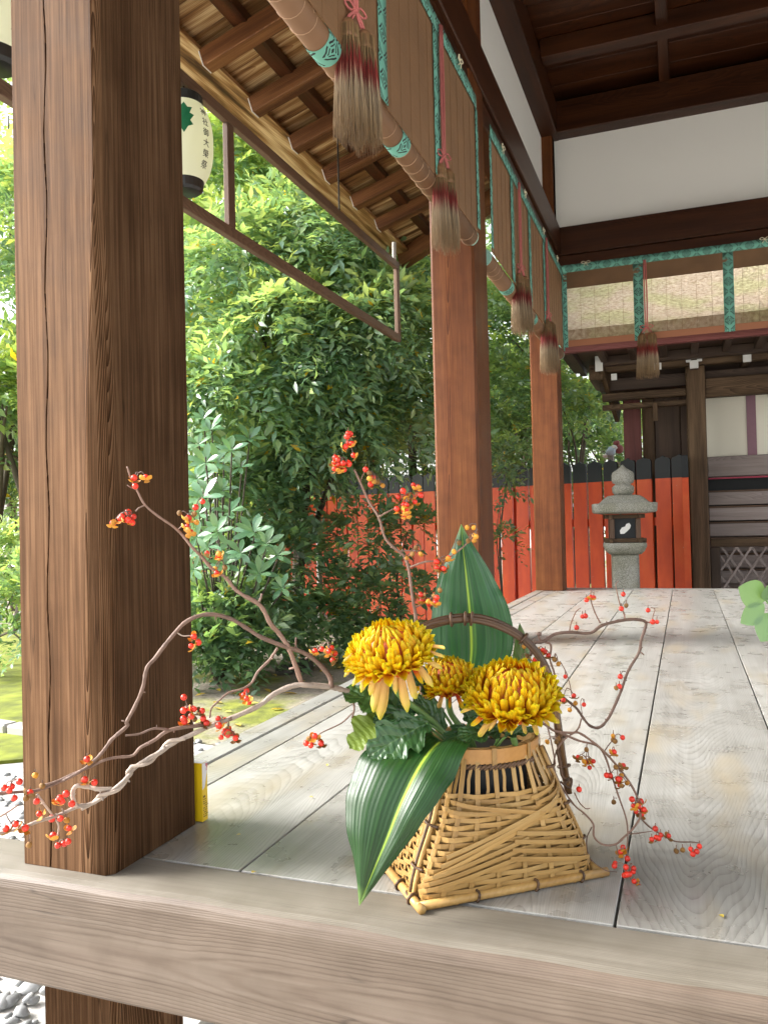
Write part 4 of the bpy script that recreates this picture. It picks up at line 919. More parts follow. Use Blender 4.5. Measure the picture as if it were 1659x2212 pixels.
tree('evergreen_tree', 'dark leafy tree framed between the second and third posts', 'tree', ground_at(1100, 11.2), [blob(1090, 720, 11, .7), blob(1120, 860, 10.6, .6), blob(1090, 960, 10.3, .45), blob(1180, 640, 12, .7)],
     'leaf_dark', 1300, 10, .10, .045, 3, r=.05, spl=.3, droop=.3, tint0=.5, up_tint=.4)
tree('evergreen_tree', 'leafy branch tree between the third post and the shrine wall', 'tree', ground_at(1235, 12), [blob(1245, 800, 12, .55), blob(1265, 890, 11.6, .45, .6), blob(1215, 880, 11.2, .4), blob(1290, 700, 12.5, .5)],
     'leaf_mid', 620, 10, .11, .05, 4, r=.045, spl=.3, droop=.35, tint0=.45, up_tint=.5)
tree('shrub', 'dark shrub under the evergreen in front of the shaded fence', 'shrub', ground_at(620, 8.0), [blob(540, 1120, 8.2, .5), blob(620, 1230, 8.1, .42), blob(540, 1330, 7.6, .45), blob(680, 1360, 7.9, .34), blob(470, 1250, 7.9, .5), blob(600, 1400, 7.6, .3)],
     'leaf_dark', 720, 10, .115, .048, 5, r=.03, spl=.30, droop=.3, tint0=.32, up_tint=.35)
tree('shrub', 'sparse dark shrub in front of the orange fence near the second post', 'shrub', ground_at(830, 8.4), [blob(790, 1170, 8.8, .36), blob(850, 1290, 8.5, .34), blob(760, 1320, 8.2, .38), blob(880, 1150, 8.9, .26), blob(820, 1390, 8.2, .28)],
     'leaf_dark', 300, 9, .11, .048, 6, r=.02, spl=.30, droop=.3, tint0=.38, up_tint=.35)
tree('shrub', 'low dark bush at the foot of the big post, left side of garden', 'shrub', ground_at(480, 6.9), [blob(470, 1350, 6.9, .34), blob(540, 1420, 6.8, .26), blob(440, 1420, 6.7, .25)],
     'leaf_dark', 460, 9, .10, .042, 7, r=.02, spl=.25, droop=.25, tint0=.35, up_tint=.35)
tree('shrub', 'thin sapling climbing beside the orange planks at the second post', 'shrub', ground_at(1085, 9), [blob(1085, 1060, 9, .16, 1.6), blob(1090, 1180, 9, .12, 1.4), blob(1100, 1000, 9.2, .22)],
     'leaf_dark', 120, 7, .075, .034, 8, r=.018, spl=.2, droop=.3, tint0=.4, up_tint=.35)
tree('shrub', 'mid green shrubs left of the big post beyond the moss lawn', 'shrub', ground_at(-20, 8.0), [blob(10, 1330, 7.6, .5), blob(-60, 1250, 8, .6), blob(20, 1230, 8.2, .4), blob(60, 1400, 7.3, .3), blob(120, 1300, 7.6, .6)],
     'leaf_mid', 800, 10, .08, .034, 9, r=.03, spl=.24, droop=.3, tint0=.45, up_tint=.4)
# tall trees behind
bk = [(30, 560, 11, 1.25, 'leaf_mid'), (130, 850, 12, 1.3, 'leaf_dark'), (-60, 900, 11, 1.0, 'leaf_light'), (330, 700, 12, 1.5, 'leaf_mid'), (480, 300, 13, 1.5, 'leaf_light'), (780, 520, 14, 1.7, 'leaf_mid'),
      (960, 780, 15, 1.7, 'leaf_light'), (700, 900, 14, 1.6, 'leaf_dark'), (1130, 560, 16, 1.8, 'leaf_mid'), (1250, 720, 17, 1.5, 'leaf_light'), (480, 900, 13, 1.5, 'leaf_dark'), (420, 80, 14, 1.8, 'leaf_mid'), (20, 250, 14, 1.9, 'leaf_light'), (620, 250, 16, 2.0, 'leaf_dark'), (900, 600, 13.5, 1.2, 'leaf_dark'), (1330, 950, 18, 1.3, 'leaf_light'), (1110, 950, 14, 1.0, 'leaf_dark'), (1020, 350, 17, 2.0, 'leaf_mid'), (-150, 500, 13, 1.9, 'leaf_dark')]
words = ['pale', 'mid green', 'dark', 'bright', 'soft', 'deep green']
where = ['left of the big post at mid height', 'left of the big post, lower and darker', 'at the left frame edge above the moss', 'hidden mostly behind the big post', 'behind the paper lantern', 'behind the rack end', 'behind the second post', 'behind the drooping evergreen', 'above the second left blind', 'between third post and shrine roof', 'behind the whorled shrub', 'above the lantern under the eave', 'behind the lantern at the left edge', 'under the eave rafters', 'beside the rack end strut', 'beyond the fence by the shrine wall', 'low between second and third posts', 'behind the hip of the eave', 'far left beyond the gravel']
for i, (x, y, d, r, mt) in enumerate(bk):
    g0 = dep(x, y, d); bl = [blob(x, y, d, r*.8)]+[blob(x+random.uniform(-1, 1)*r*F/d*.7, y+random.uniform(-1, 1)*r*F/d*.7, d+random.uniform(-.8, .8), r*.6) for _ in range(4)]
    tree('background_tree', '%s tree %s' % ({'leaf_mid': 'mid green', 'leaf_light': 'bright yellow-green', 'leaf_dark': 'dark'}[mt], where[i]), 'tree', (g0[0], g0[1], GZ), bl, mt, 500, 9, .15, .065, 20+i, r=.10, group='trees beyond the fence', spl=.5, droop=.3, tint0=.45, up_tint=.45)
for i, x in enumerate((-60, 130, 330, 520, 700, 880, 1080, 1260)):
    d = 12.6+.6*(i % 3)
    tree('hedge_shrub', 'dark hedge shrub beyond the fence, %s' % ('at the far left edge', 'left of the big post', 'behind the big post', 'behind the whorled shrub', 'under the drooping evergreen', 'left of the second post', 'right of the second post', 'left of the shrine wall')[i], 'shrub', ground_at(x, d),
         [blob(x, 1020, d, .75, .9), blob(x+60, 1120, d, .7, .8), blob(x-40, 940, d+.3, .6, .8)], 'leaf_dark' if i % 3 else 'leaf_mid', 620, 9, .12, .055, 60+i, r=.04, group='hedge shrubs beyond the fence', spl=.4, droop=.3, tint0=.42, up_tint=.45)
# whorled shrub: every big leaf is a part
def flat_leaf(L, W, seg=6, cup=.12, bend=.2, name='leaf', obov=1.0):
    V = []; Q = []
    for i in range(seg+1):
        s = i/seg; w_ = W/2*math.sin(math.pi*min(1, s**obov*.985+.01))**.8
        for j, u in enumerate((-1, 0, 1)): V.append((u*w_, s*L, -bend*L*s*s+cup*abs(u)*w_))
        if i: Q += [(3*i-3+j, 3*i-2+j, 3*i+1+j, 3*i+j) for j in (0, 1)]
    return mesh_np(name, V, Q, tint=[random.uniform(.3, .8)]*len(Q))
LM = []
for i in range(4):
    me = flat_leaf(.150, .052, obov=1.5, bend=.12+.08*i); me.materials.append(M['leaf_blue']); me.polygons.foreach_set('use_smooth', [True]*len(me.polygons)); LM.append(me)
WS = thing('whorled_shrub', ground_at(480, 7.1), 'shrub with whorls of bluish green oval leaves right of the big post', 'shrub')
whorls = [(548, 1150, 6.6), (600, 1200, 6.8), (470, 1000, 6.9), (440, 1040, 6.8), (520, 1010, 7.0), (450, 1180, 6.6), (485, 1220, 6.6), (430, 960, 7.0), (500, 1105, 6.9), (430, 1110, 6.7), (560, 1240, 6.7), (480, 1060, 6.8), (420, 1230, 6.6), (540, 950, 7.2), (610, 1270, 6.9), (455, 930, 7.1), (445, 1000, 6.5), (500, 975, 6.7), (440, 1075, 6.5), (425, 1035, 6.7), (470, 1150, 6.5), (425, 1160, 6.4), (520, 1195, 6.5), (575, 1175, 7.0), (440, 905, 7.2), (480, 960, 7.2)]
mb = MB(); root = np.array(ground_at(480, 7.1)); c_ = 0
for (x, y, d) in whorls:
    p = dep(x, y, d); out = (p-(root+(0, 0, 1.2))); out[2] = abs(out[2])*.3; out = -_f*.7+out*.3+np.array((random.uniform(-.2, .2), 0, .75)); out /= np.linalg.norm(out); q = Vector(out).to_track_quat('Z', 'Y').to_matrix().to_4x4()
    nn = random.choice((8, 9, 11)); sc = random.uniform(.85, 1.2); a0 = random.uniform(0, 6)
    for k in range(nn):
        m = Matrix.Translation(Vector(p)) @ q @ Matrix.Rotation(a0+k*2.4, 4, 'Z') @ Matrix.Rotation(.15+.09*k, 4, 'X') @ Matrix.Scale(sc*random.uniform(.75, 1.1), 4)
        obj('leaf', random.choice(LM), None, WS, m)
    r0 = root+np.array((random.uniform(-.05, .05), random.uniform(-.05, .05), 0)); mb.tube(smoothpath([r0, (r0+p)/2+(0, 0, .05-.15*random.random()), p-out*.05, p], 5), np.linspace(.012, .004, 16), 6)
mb.build('stem', M['bark'], WS, smooth=True)
# fallen leaves on the ground
FL = []
for i in range(3):
    me = flat_leaf(.085, .038, 4, .3, .1); me.materials.append(M['leaf_fallen']); FL.append(me)
spots = [(590, 1458), (640, 1470), (470, 1490), (520, 1500), (455, 1475), (720, 1462), (705, 1448), (560, 1520), (500, 1540), (610, 1500), (660, 1445), (480, 1520), (445, 1500), (735, 1445), (540, 1478), (585, 1535), (690, 1490), (625, 1430), (600, 1560), (450, 1555), (520, 1570), (570, 1490), (760, 1440), (460, 1530)]
for i, (x, y) in enumerate(spots):
    p = onz(x, y, GZ+.012); o = obj('fallen_leaf', FL[i % 3], None, None, T(p[0], p[1], GZ+.02) @ Matrix.Rotation(random.uniform(0, 6), 4, 'Z') @ Matrix.Rotation(random.uniform(-.3, .3), 4, 'Y') @ Matrix.Scale(random.uniform(.8, 1.4), 4))
    tag(o, 'yellow fallen leaf on the dark soil between the big post and the bushes', 'fallen leaf', 'fallen leaves under the bushes')

# rocks, a pole and a bundle beyond the floor
def rock(x, d, r, seed, label):
    c = ground_at(x, d); me = pebble_mesh(seed); me.materials.append(M['kerb_dark'])
    tag(obj('garden_rock', me, None, None, T(c[0], c[1], GZ+r*.35) @ Matrix.Rotation(seed, 4, 'Z') @ Matrix.Diagonal((r*1.3, r, r*.75, 1))), label, 'rock')
rock(1105, 8.6, .20, 31, 'dark rock on the ground just left of the third post foot')
rock(1080, 9.1, .15, 32, 'smaller dark rock behind the upright broad leaf near the third post')
rock(650, 7.5, .13, 33, 'low dark rock under the shrubs left of the flowers')
rock(610, 7.3, .09, 34, 'little dark rock at the soil edge under the shrubs')
PO = thing('garden_pole', ground_at(692, 9.3), 'thin grey pole standing among the shrubs before the orange fence', 'pole'); g0 = ground_at(692, 9.3)
mb = MB(); mb.tube([(g0[0], g0[1], GZ-.05), (g0[0], g0[1], .75)], .032, 10); mb.build('shaft', M['kerb'], PO, smooth=True)
mb = MB(); mb.lathe([(.036, .74), (.036, .76), (0, .768)], 12); mb.build('cap', M['kerb'], PO, T(g0[0], g0[1], 0))
c = dep(1318, 974, 10.2); BD_ = thing('cloth_bundle', c, 'pale blue and dull red rounded bundle showing above the fence beside the shrine post', 'bundle')
for k, (dx, dy, r, mt) in enumerate(((0, 0, .085, 'pale_blue'), (.05, .035, .06, 'white'), (.10, .02, .075, 'dull_red'), (.07, .10, .055, 'dull_red'), (-.07, -.05, .05, 'white'))):
    me = pebble_mesh(40+k); me.materials.append(M[mt]); obj('fold', me, None, BD_, T(c[0]+dx, c[1]+.02*k, c[2]+dy) @ Matrix.Scale(r*.8, 4))
mb = MB(); mb.tube([(c[0], c[1]+.05, GZ), (c[0], c[1]+.05, c[2])], .04, 8); mb.build('support', M['kerb'], BD_)

# ================================================================== YELLOW CARTON
YB = thing('carton', (-.94, 1.40, 0), 'small yellow and white carton standing behind the big post', 'box')
aabox('body', -.985, -.9085, 1.3735, 1.393, .001, .116, M['yellow'], YB, 'z', .001)
mb = MB(); X = -.9078; mb.add([(X, 1.3735, .116), (X, 1.393, .116), (X, 1.3915, .1), (X, 1.3815, .068), (X, 1.3735, .064)], [(0, 4, 3, 2, 1)])
mb.add([(-.985, 1.3735, .1166), (-.9085, 1.3735, .1166), (-.9085, 1.393, .1166), (-.985, 1.393, .1166)], [(0, 1, 2, 3)]); mb.build('white_print', M['cardwhite'], YB)
mb = MB()
for (a, b, c, d) in ((1.385, 1.388, .108, .114), (1.3885, 1.392, .104, .113), (1.387, 1.3895, .099, .104)): mb.add([(X+.0003, a, c), (X+.0003, b, c), (X+.0003, b, d), (X+.0003, a, d)], [(0, 1, 2, 3)])
mb.build('pink_print', M['pinkprint'], YB)
mb = MB(); z = .048; rnd = random.Random(3)
while z > .008:
    h = .0042 if z > .045 else .0019; y = 1.3755
    while y < (1.387 if z > .035 else 1.391):
        wdt = rnd.uniform(.0012, .0022)*(2 if h > .003 else 1)
        if rnd.random() > .22: mb.add([(X+.0003, y, z), (X+.0003, y+wdt, z), (X+.0003, y+wdt, z+h), (X+.0003, y, z+h)], [(0, 1, 2, 3)])
        y += wdt+.0008
    z -= .0042
mb.build('printed_text', M['ink'], YB)

# ================================================================== BASKET
A = np.array((-.389, 1.154, 0)); e1 = np.array((.773, .634, 0)); e2 = np.array((-.634, .773, 0)); BWd, BD = .317, .205
BC = A+e1*BWd/2+e2*BD/2; ez = np.array((0, 0, 1.0)); BH = .222
BK = thing('bamboo_basket', BC, 'woven split bamboo flower basket with arched dark handle on the plank floor', 'basket')
def bsurf(th, z, off=0.0):
    """basket wall: angle th, height z -> point; rectangular foot easing into an oval mouth"""
    t = z/BH; a = (.157-.004)*(1-t)+.093*t-.010*math.sin(math.pi*t)*.5; b = (BD/2-.003)*(1-t)+.078*t+.006*math.sin(math.pi*min(1, t*1.2))
    a += .006*math.sin(math.pi*min(1, t*2)); pw = 9*(1-t)**1.5+2.0
    c, s = math.cos(th), math.sin(th); q = (abs(c)**pw+abs(s)**pw)**(-1/pw)
    p = np.array((a*q*c, b*q*s)); nrm = np.array((np.sign(c)*(abs(q*c)**(pw-1))/a, np.sign(s)*(abs(q*s)**(pw-1))/b)); nrm /= np.linalg.norm(nrm)+1e-9
    p = p+nrm*off; return BC+e1*p[0]+e2*p[1]+ez*z, e1*nrm[0]+e2*nrm[1]
def strip_mesh(P, Nn, wd, th):
    """flat split-bamboo strip along P with outward normals; width across, thickness along the normal"""
    P = np.array(P); Nn = np.array(Nn); Tn = np.gradient(P, axis=0); Tn /= np.linalg.norm(Tn, axis=1)[:, None]+1e-9
    Wv = np.cross(Tn, Nn); Wv /= np.linalg.norm(Wv, axis=1)[:, None]+1e-9; V = []; Q = []; n = len(P)
    for i in range(n):
        for a, b in ((-.5, -.5), (.5, -.5), (.5, .35), (.25, .5), (-.25, .5), (-.5, .35)): V.append(P[i]+Wv[i]*a*wd+Nn[i]*b*th)
        if i: Q += [((i-1)*6+j, (i-1)*6+(j+1) % 6, i*6+(j+1) % 6, i*6+j) for j in range(6)]
    return V, Q
def local_strip(name, P, Nn, wd, th, mat, parent):
    V, Q = strip_mesh(P, Nn, wd, th); c = np.array(P).mean(0); d = np.array(P[-1])-np.array(P[0])
    if np.linalg.norm(d) < .02: d = np.array(P[len(P)//4])-np.array(P[0])
    fr = frame(c-d/2, c+d/2); inv = fr.inverted(); V = [tuple(inv @ Vector(v)) for v in V]
    n = len(V); me = bpy.data.meshes.new(name); me.from_pydata(V, [], Q+[tuple(range(6))[::-1], tuple(range(n-6, n))]); me.update(); return obj(name, me, mat, parent, fr)
def wall_angles():
    L = []
    fronts = [(-.145+.29*i/9, 0) for i in range(10)]
    for u, _ in fronts: L.append(math.atan2(-BD/2, u))
    for v in (-.06, -.02, .02, .06): L.append(math.atan2(v, BWd/2))
    for u, _ in fronts[::-1]: L.append(math.atan2(BD/2, u))
    for v in (.06, .02, -.02, -.06): L.append(math.atan2(v, -BWd/2))
    return L
WA = wall_angles(); nwa = len(WA)
rb = random.Random(11)
for i, th in enumerate(WA):                                 # upright stakes, fanning apart above the weave
    P, Nn = [], []
    for k in range(12):
        z = .006+(BH-.018)*k/11; q, n_ = bsurf(th+.02*math.sin(k*.5+i)*0, z, 0.0); P.append(q); Nn.append(n_)
    local_strip('bamboo_stake', P, Nn, .0078, .0014, M['bamboo'], BK)
    th2 = th+(WA[(i+1) % nwa]-th)*.5 if abs(WA[(i+1) % nwa]-th) < 1 else th+.1
    P, Nn = [], []
    for k in range(5):
        z = .142+(BH-.154)*k/4; q, n_ = bsurf(th2+rb.uniform(-.02, .02), z, -.003); P.append(q); Nn.append(n_)
    local_strip('bamboo_stake', P, Nn, .005, .0013, M['bamboo'], BK)
rows = 17
for r in range(rows):                                       # weavers over one, under one
    z0 = .016+.0084*r; P, Nn = [], []
    for i in range(nwa*3+1):
        a, b = WA[(i//3) % nwa], WA[(i//3+1) % nwa]
        if b-a < -3: b += 2*math.pi
        if b-a > 3: b -= 2*math.pi
        f = (i % 3)/3; th = a+(b-a)*f; ph = (i//3+r) % 2
        o = (1 if ph else -1)*math.cos(math.pi*f)*.0028
        z = z0+.0007*math.sin(th*3+r*1.7)+rb.uniform(-.0003, .0003)+.004*max(0, math.sin(th*2+.5))*(r/rows)
        q, n_ = bsurf(th, z, o); P.append(q); Nn.append(n_)
    local_strip('bamboo_weaver', P, Nn,   .0073+rb.uniform(-.0005, .0005), .0010, M['bamboo'], BK)
for r in range(16):
    z0 = .020+.0084*r; P, Nn = [], []
    for i in range(61):
        q, n_ = bsurf(2*math.pi*i/60, z0+rb.uniform(-.0004, .0004), -.0042); P.append(q); Nn.append(n_)
    local_strip('bamboo_weaver', P, Nn, .0058, .0009, M['bamboo_in'], BK)
def uvz(u, z, off): return bsurf(math.atan2(-(BD/2)*1.0, u), z, off)
def diag(u0, z0, u1, z1, off, wd=.0066):
    P, Nn = [], []
    for k in range(9):
        s = k/8; u = u0+(u1-u0)*s; z = z0+(z1-z0)*s; sc = 1-.30*(z/BH); q, n_ = bsurf(math.atan2(-BD/2, u/ max(.5, sc)), z, off+.002*math.sin(math.pi*s)); P.append(q); Nn.append(n_)
    local_strip('bamboo_weaver', P, Nn, wd, .0012, M['bamboo'], BK)
# rising strips crossing the front, then the strips that lie over them
for k in range(3): diag(-.090+.006*k, .046+.013*k, .040+.03*k, .112+.017*k, .0050+.0006*k)
for k in range(3): diag(-.118+.004*k, .021+.009*k, .012+.004*k, .056+.013*k, .0048+.0005*k)
for k in range(4): diag(-.004+.003*k, .056+.0125*k, .100-.004*k, .034+.0145*k, .0066+.0004*k)
diag(-.07, .146, .045, .116, .0070); diag(-.085, .135, -.0, .124, .0056); diag(.03, .140, .115, .165, .004); diag(.035, .131, .12, .155, .004)
corners = [(-1, -1), (1, -1), (1, 1), (-1, 1)]
for sx_, sy_ in corners:
    th = math.atan2(sy_*BD/2*.98, sx_*BWd/2*.98)
    for dth in (-.05, .05):
        P = [bsurf(th+dth*(1-.3*k/7), .004+(BH-.02)*k/7, .005)[0] for k in range(8)]; mb = MB(); mb.tube(P, .0036, 8); mb.build('corner_cane', M['bamboo'], BK, smooth=True)
    P = [bsurf(th, .004+(BH-.02)*k/7, .0075)[0] for k in range(8)]; mb = MB(); mb.tube(P, .0025, 6); mb.build('corner_cane', M['rattan'], BK, smooth=True)
    for zz in (.055, .115, .175, .012):
        c, n_ = bsurf(th, zz, .006); tg = np.cross(ez, n_); mb = MB(); mb.tube(smoothpath([c-tg*.013-n_*.006, c-tg*.006+n_*.005, c+n_*.007, c+tg*.007+n_*.004-ez*.003, c+tg*.017-n_*.003-ez*.005], 4), .0022, 6); mb.build('rattan_tie', M['rattan'], BK, smooth=True)
# bamboo poles round the foot
cn = [BC+e1*sx_*BWd/2+e2*sy_*BD/2 for sx_, sy_ in corners]
for i in range(4):
    a, b = cn[i], cn[(i+1) % 4]; d = (b-a)/np.linalg.norm(b-a); a2 = a-d*.004; b2 = b+d*.012
    mb = MB(); P = [a2+(b2-a2)*s+ez*.0075 for s in (0, .18, .19, .2, .52, .53, .54, .8, .81, .82, 1)]; mb.tube(P, [.007, .0068, .0077, .0069, .0068, .0077, .0069, .0068, .0077, .0069, .007], 12)
    fr = frame(a, b); o = mb.build('foot_pole', M['bamboo'], BK, smooth=True)
    for s in (.3, .62, .88):
        c = a+(b-a)*s+ez*.0075; u = np.cross(d, ez); P = [c+(math.cos(t_)*u+math.sin(t_)*ez)*.0088+d*.002*math.sin(t_*2) for t_ in np.linspace(0, 2*math.pi, 13)]; mb = MB(); mb.tube(P, .0022, 5); mb.build('rattan_tie', M['rattan'], BK, smooth=True)
# rim hoop, its lashings and the dark cord beneath
def hoop(z0, z1, ofs, th, name, mat):
    V, Q = [], []; n = 64
    for i in range(n):
        a = 2*math.pi*i/n; c, s = math.cos(a), math.sin(a)
        for r_, z in ((ofs, z0), (ofs+th, z0), (ofs+th, z1), (ofs, z1)):
            V.append(BC+e1*c*(.093+r_)+e2*s*(.078+r_)+ez*z)
    for i in range(n):
        j = (i+1) % n; Q += [(i*4+k, j*4+k, j*4+(k+1) % 4, i*4+(k+1) % 4) for k in range(4)]
    mb = MB(); mb.add(V, Q); return mb.build(name, mat, BK)
hoop(BH-.024, BH-.001, .001, .004, 'rim_hoop', M['bamboo_or'])
hoop(BH-.022, BH, -.005, .004, 'rim_hoop', M['bamboo'])
mb = MB()
for i in range(75):
    a0 = 2*math.pi*i/75; a1 = a0+.12
    p0, p1 = [BC+e1*math.cos(a)*.0985+e2*math.sin(a)*.0835+ez*(BH-.029+dz) for a, dz in ((a0, -.003), (a1, .004))]; mb.tube([p0, p1], .0026, 5)
mb.build('rim_cord', M['rattan'], BK, smooth=True)
for a in (-2.3, -1.75, -1.05, -.4, .6, 1.6, 2.6):
    P = [BC+e1*math.cos(a+.0)*(.093+o)+e2*math.sin(a)*(.078+o)+ez*z for o, z in ((.0065, BH-.026), (.0068, BH-.012), (.0066, BH+.001), (0, BH+.003), (-.007, BH))]
    Nn = [e1*math.cos(a)+e2*math.sin(a)]*3+[ez, ez]; local_strip('rim_lashing', P, Nn, .008, .001, M['bamboo'], BK)
mb = MB(); mb.lathe([(.05, .004), (.068, .05), (.066, .2), (.0, .2)], 28); mb.build('dark_liner', M['blackpaint'], BK, T(*BC) @ Matrix.Rotation(math.radians(39.4), 4, 'Z') @ Matrix.Diagonal((1.15, .95, 1, 1)))  # liner added in matte black so the shade inside the basket is painted
# handle: several canes bundled, lashed
hp = [(806, 1640, 1.34), (812, 1560, 1.34), (820, 1490, 1.34), (838, 1430, 1.345), (872, 1380, 1.355), (930, 1348, 1.37), (1005, 1336, 1.39), (1070, 1347, 1.41), (1130, 1380, 1.425), (1168, 1425, 1.437), (1190, 1480, 1.445), (1203, 1560, 1.45), (1215, 1640, 1.453), (1228, 1710, 1.457)]
HPt = smoothpath([dep(*q) for q in hp], 5); rh = random.Random(5)
for k in range(5):
    off = (np.array(RI)*rh.uniform(-.003, .003)+_f*rh.uniform(-.006, .006)+UP*rh.uniform(-.005, .005)); ph = rh.uniform(0, 6)
    P = [q+off*(1+.3*math.sin(i*.25+ph)) for i, q in enumerate(HPt)]; mb = MB(); mb.tube(P, .0042, 7, jit=.05); mb.build('handle_cane', M['handle'], BK, smooth=True)
P = [q-_f*.006 for q in HPt[46:]]; mb = MB(); mb.tube(P, .007, 8, flat=.5); mb.build('handle_cane', M['handle_light'], BK, smooth=True)
for i in (7, 28, 30, 31, 40, 57, 61):
    c = HPt[i]; tg = HPt[min(i+1, len(HPt)-1)]-HPt[i-1]; tg /= np.linalg.norm(tg); u = np.cross(tg, _f); u /= np.linalg.norm(u)
    P = [c+(math.cos(a)*u*.0105+math.sin(a)*_f*.0105)+tg*.002*math.sin(a) for a in np.linspace(0, 2*math.pi, 14)]; mb = MB(); mb.tube(P, .0027, 6); mb.build('handle_tie', M['handle'], BK, smooth=True)

# ================================================================== CHRYSANTHEMUMS
def petal_mesh(L, W, curl, cup, name='petal', seg=8):
    """grows along +Y then curls towards +Z; inner face is the upper side"""
    V = []; UV = []; Q = []; y = z = 0; ang = 0; ds = L/seg
    for i in range(seg+1):
        s = i/seg; w_ = W/2*(.45+.55*math.sin(math.pi*min(1, s*.62+.1)))*(1 if s < .8 else math.sqrt(max(.03, 1-((s-.8)/.2)**2*.92)))
        ang = curl*max(0, (s-.30)/.70)**1.4
        for j, u in enumerate((-1, -.5, 0, .5, 1)):
            nz = cup*w_*abs(u)**1.6*1.15; V.append((u*w_*(1-.18*abs(u)*cup), y-math.sin(ang)*nz, z+math.cos(ang)*nz)); UV.append(((u+1)/2, s))
        if i: Q += [((i-1)*5+j, (i-1)*5+j+1, i*5+j+1, i*5+j) for j in range(4)]
        y += ds*math.cos(ang); z += ds*math.sin(ang)
    me = mesh_np(name, V, Q, uv=UV); me.materials.append(M['petal']); me.polygons.foreach_set('use_smooth', [True]*len(me.polygons)); return me
PT = [petal_mesh(1, .30, .6, .95), petal_mesh(1, .33, .3, .8), petal_mesh(1, .28, .95, 1.05), petal_mesh(1, .31, .1, .7), petal_mesh(1, .26, 1.25, 1.1)]
PD = [petal_mesh(1, .23, .75, .8), petal_mesh(1, .25, -.55, .75), petal_mesh(1, .21, .3, .9)]
for me in PD: me.materials[0] = M['petal_pale']
def chrysanthemum(label, cx, cy, d, R, axis, n, seed, stem_to, droopers, zs=.66):
    rnd = random.Random(seed); c = dep(cx, cy, d); CH = thing('chrysanthemum', c, label, 'flower', 'yellow chrysanthemums in the basket')
    ax = Vector(axis).normalized(); q = ax.to_track_quat('Z', 'Y').to_matrix().to_4x4(); m0 = Matrix.Translation(Vector(c)) @ q
    ga = 2.39996
    for i in range(n):
        s = (i+.5)/n; pol = 1.92*s**.60                         # angle from the crown
        az = i*ga+rnd.uniform(-.12, .12); Lp = R*(.46+.22*s)*rnd.uniform(.86, 1.14)
        # start point inside the dome; direction outwards
        dr = Vector((math.sin(pol)*math.cos(az), math.sin(pol)*math.sin(az), math.cos(pol)*zs)); dn = dr.normalized()
        up_ = Vector((0, 0, 1)); ut = (up_-dn*up_.dot(dn)); ut = ut.normalized() if ut.length > .02 else Vector((1, 0, 0))
        a = (.95 if pol < 1.25 else .95-.95*min(1, (pol-1.25)/.75))+rnd.uniform(-.12, .12); a = max(a, .05)
        if pol < .35: a = .55+pol
        y = dn*math.cos(a)+ut*math.sin(a); zz = ut*math.cos(a)-dn*math.sin(a); x = y.cross(zz)
        st = dr*R*(.93+.05*rnd.random())-y*Lp*(.86 if pol < 1.3 else .74)
        mm = Matrix((x, y, zz)).transposed().to_4x4(); mm.translation = st
        mt = mm @ Matrix.Rotation(rnd.uniform(-.2, .2), 4, 'Y') @ Matrix.Rotation(rnd.uniform(-.08, .08), 4, 'X')
        wsc = .62+.42*min(1, pol/1.0); k = Matrix.Diagonal((Lp*wsc*1.1, Lp, Lp, 1))
        obj('petal', PT[rnd.randrange(5)], None, CH, m0 @ mt @ k)
    bmk = bmesh.new(); bmesh.ops.create_icosphere(bmk, subdivisions=3, radius=1); mk_ = bpy.data.meshes.new('flower_core'); bmk.to_mesh(mk_); bmk.free()
    obj('flower_core', mk_, M['core'], CH, m0 @ Matrix.Diagonal((R*.62, R*.62, R*.52, 1)), True)
    for (dx, dy, ln, rot) in droopers:                          # loose outer rays hanging below
        b = dep(cx+dx, cy+dy, d-.022); tgt = np.array(dep(cx+dx+rot*140, cy+dy+ln, d-.03)); y = Vector(tgt-b); L = y.length; y.normalize(); zz = Vector(_f)*(1 if rnd.random() < .85 else -1)+Vector((rnd.uniform(-.5, .5), 0, .2)); zz = (zz-y*zz.dot(y)).normalized(); x = y.cross(zz)
        mm = Matrix((x, y, zz)).transposed().to_4x4(); mm.translation = Vector(b); obj('petal', PD[rnd.randrange(3)], None, CH, mm @ Matrix.Diagonal((L*1.05, L, L, 1)))
    mb = MB(); P = smoothpath([np.array(c)-np.array(ax)*R*.35, np.array(c)-np.array(ax)*R*.9-ez*.01, (np.array(c)+stem_to)/2-ez*.012, stem_to], 6); mb.tube(P, .0052, 9); mb.build('stem', M['stem'], CH, smooth=True)
    return CH
in_vase = lambda a, b: BC+e1*a+e2*b+ez*.15
chrysanthemum('large yellow chrysanthemum highest at left with long petals drooping beneath', 842, 1408, 1.245, .0700, (-.06, -.42, 1), 250, 1, in_vase(-.01, -.02),
              [(-16, 30, 108, -.14), (-6, 28, 128, -.07), (18, 32, 106, .1), (-44, 24, 66, -.16), (-28, 28, 70, -.1), (36, 26, 76, .14), (52, 16, 62, .32), (62, 8, 34, .36), (-66, 18, 38, -.22), (-54, 22, 52, -.2), (84, -12, 4, .26), (76, -2, 16, .30), (10, 34, 60, .04), (-80, 4, 18, -.14), (44, 22, 48, .2)])
chrysanthemum('smaller yellow chrysanthemum in the middle, behind the other two', 966, 1468, 1.345, .0545, (0, -.30, 1), 200, 2, in_vase(.01, .02), [(-10, 24, 50, -.1), (-30, 16, 45, -.2), (18, 24, 40, .12), (6, 26, 38, 0), (-42, 10, 25, -.14), (34, 16, 25, .14)])
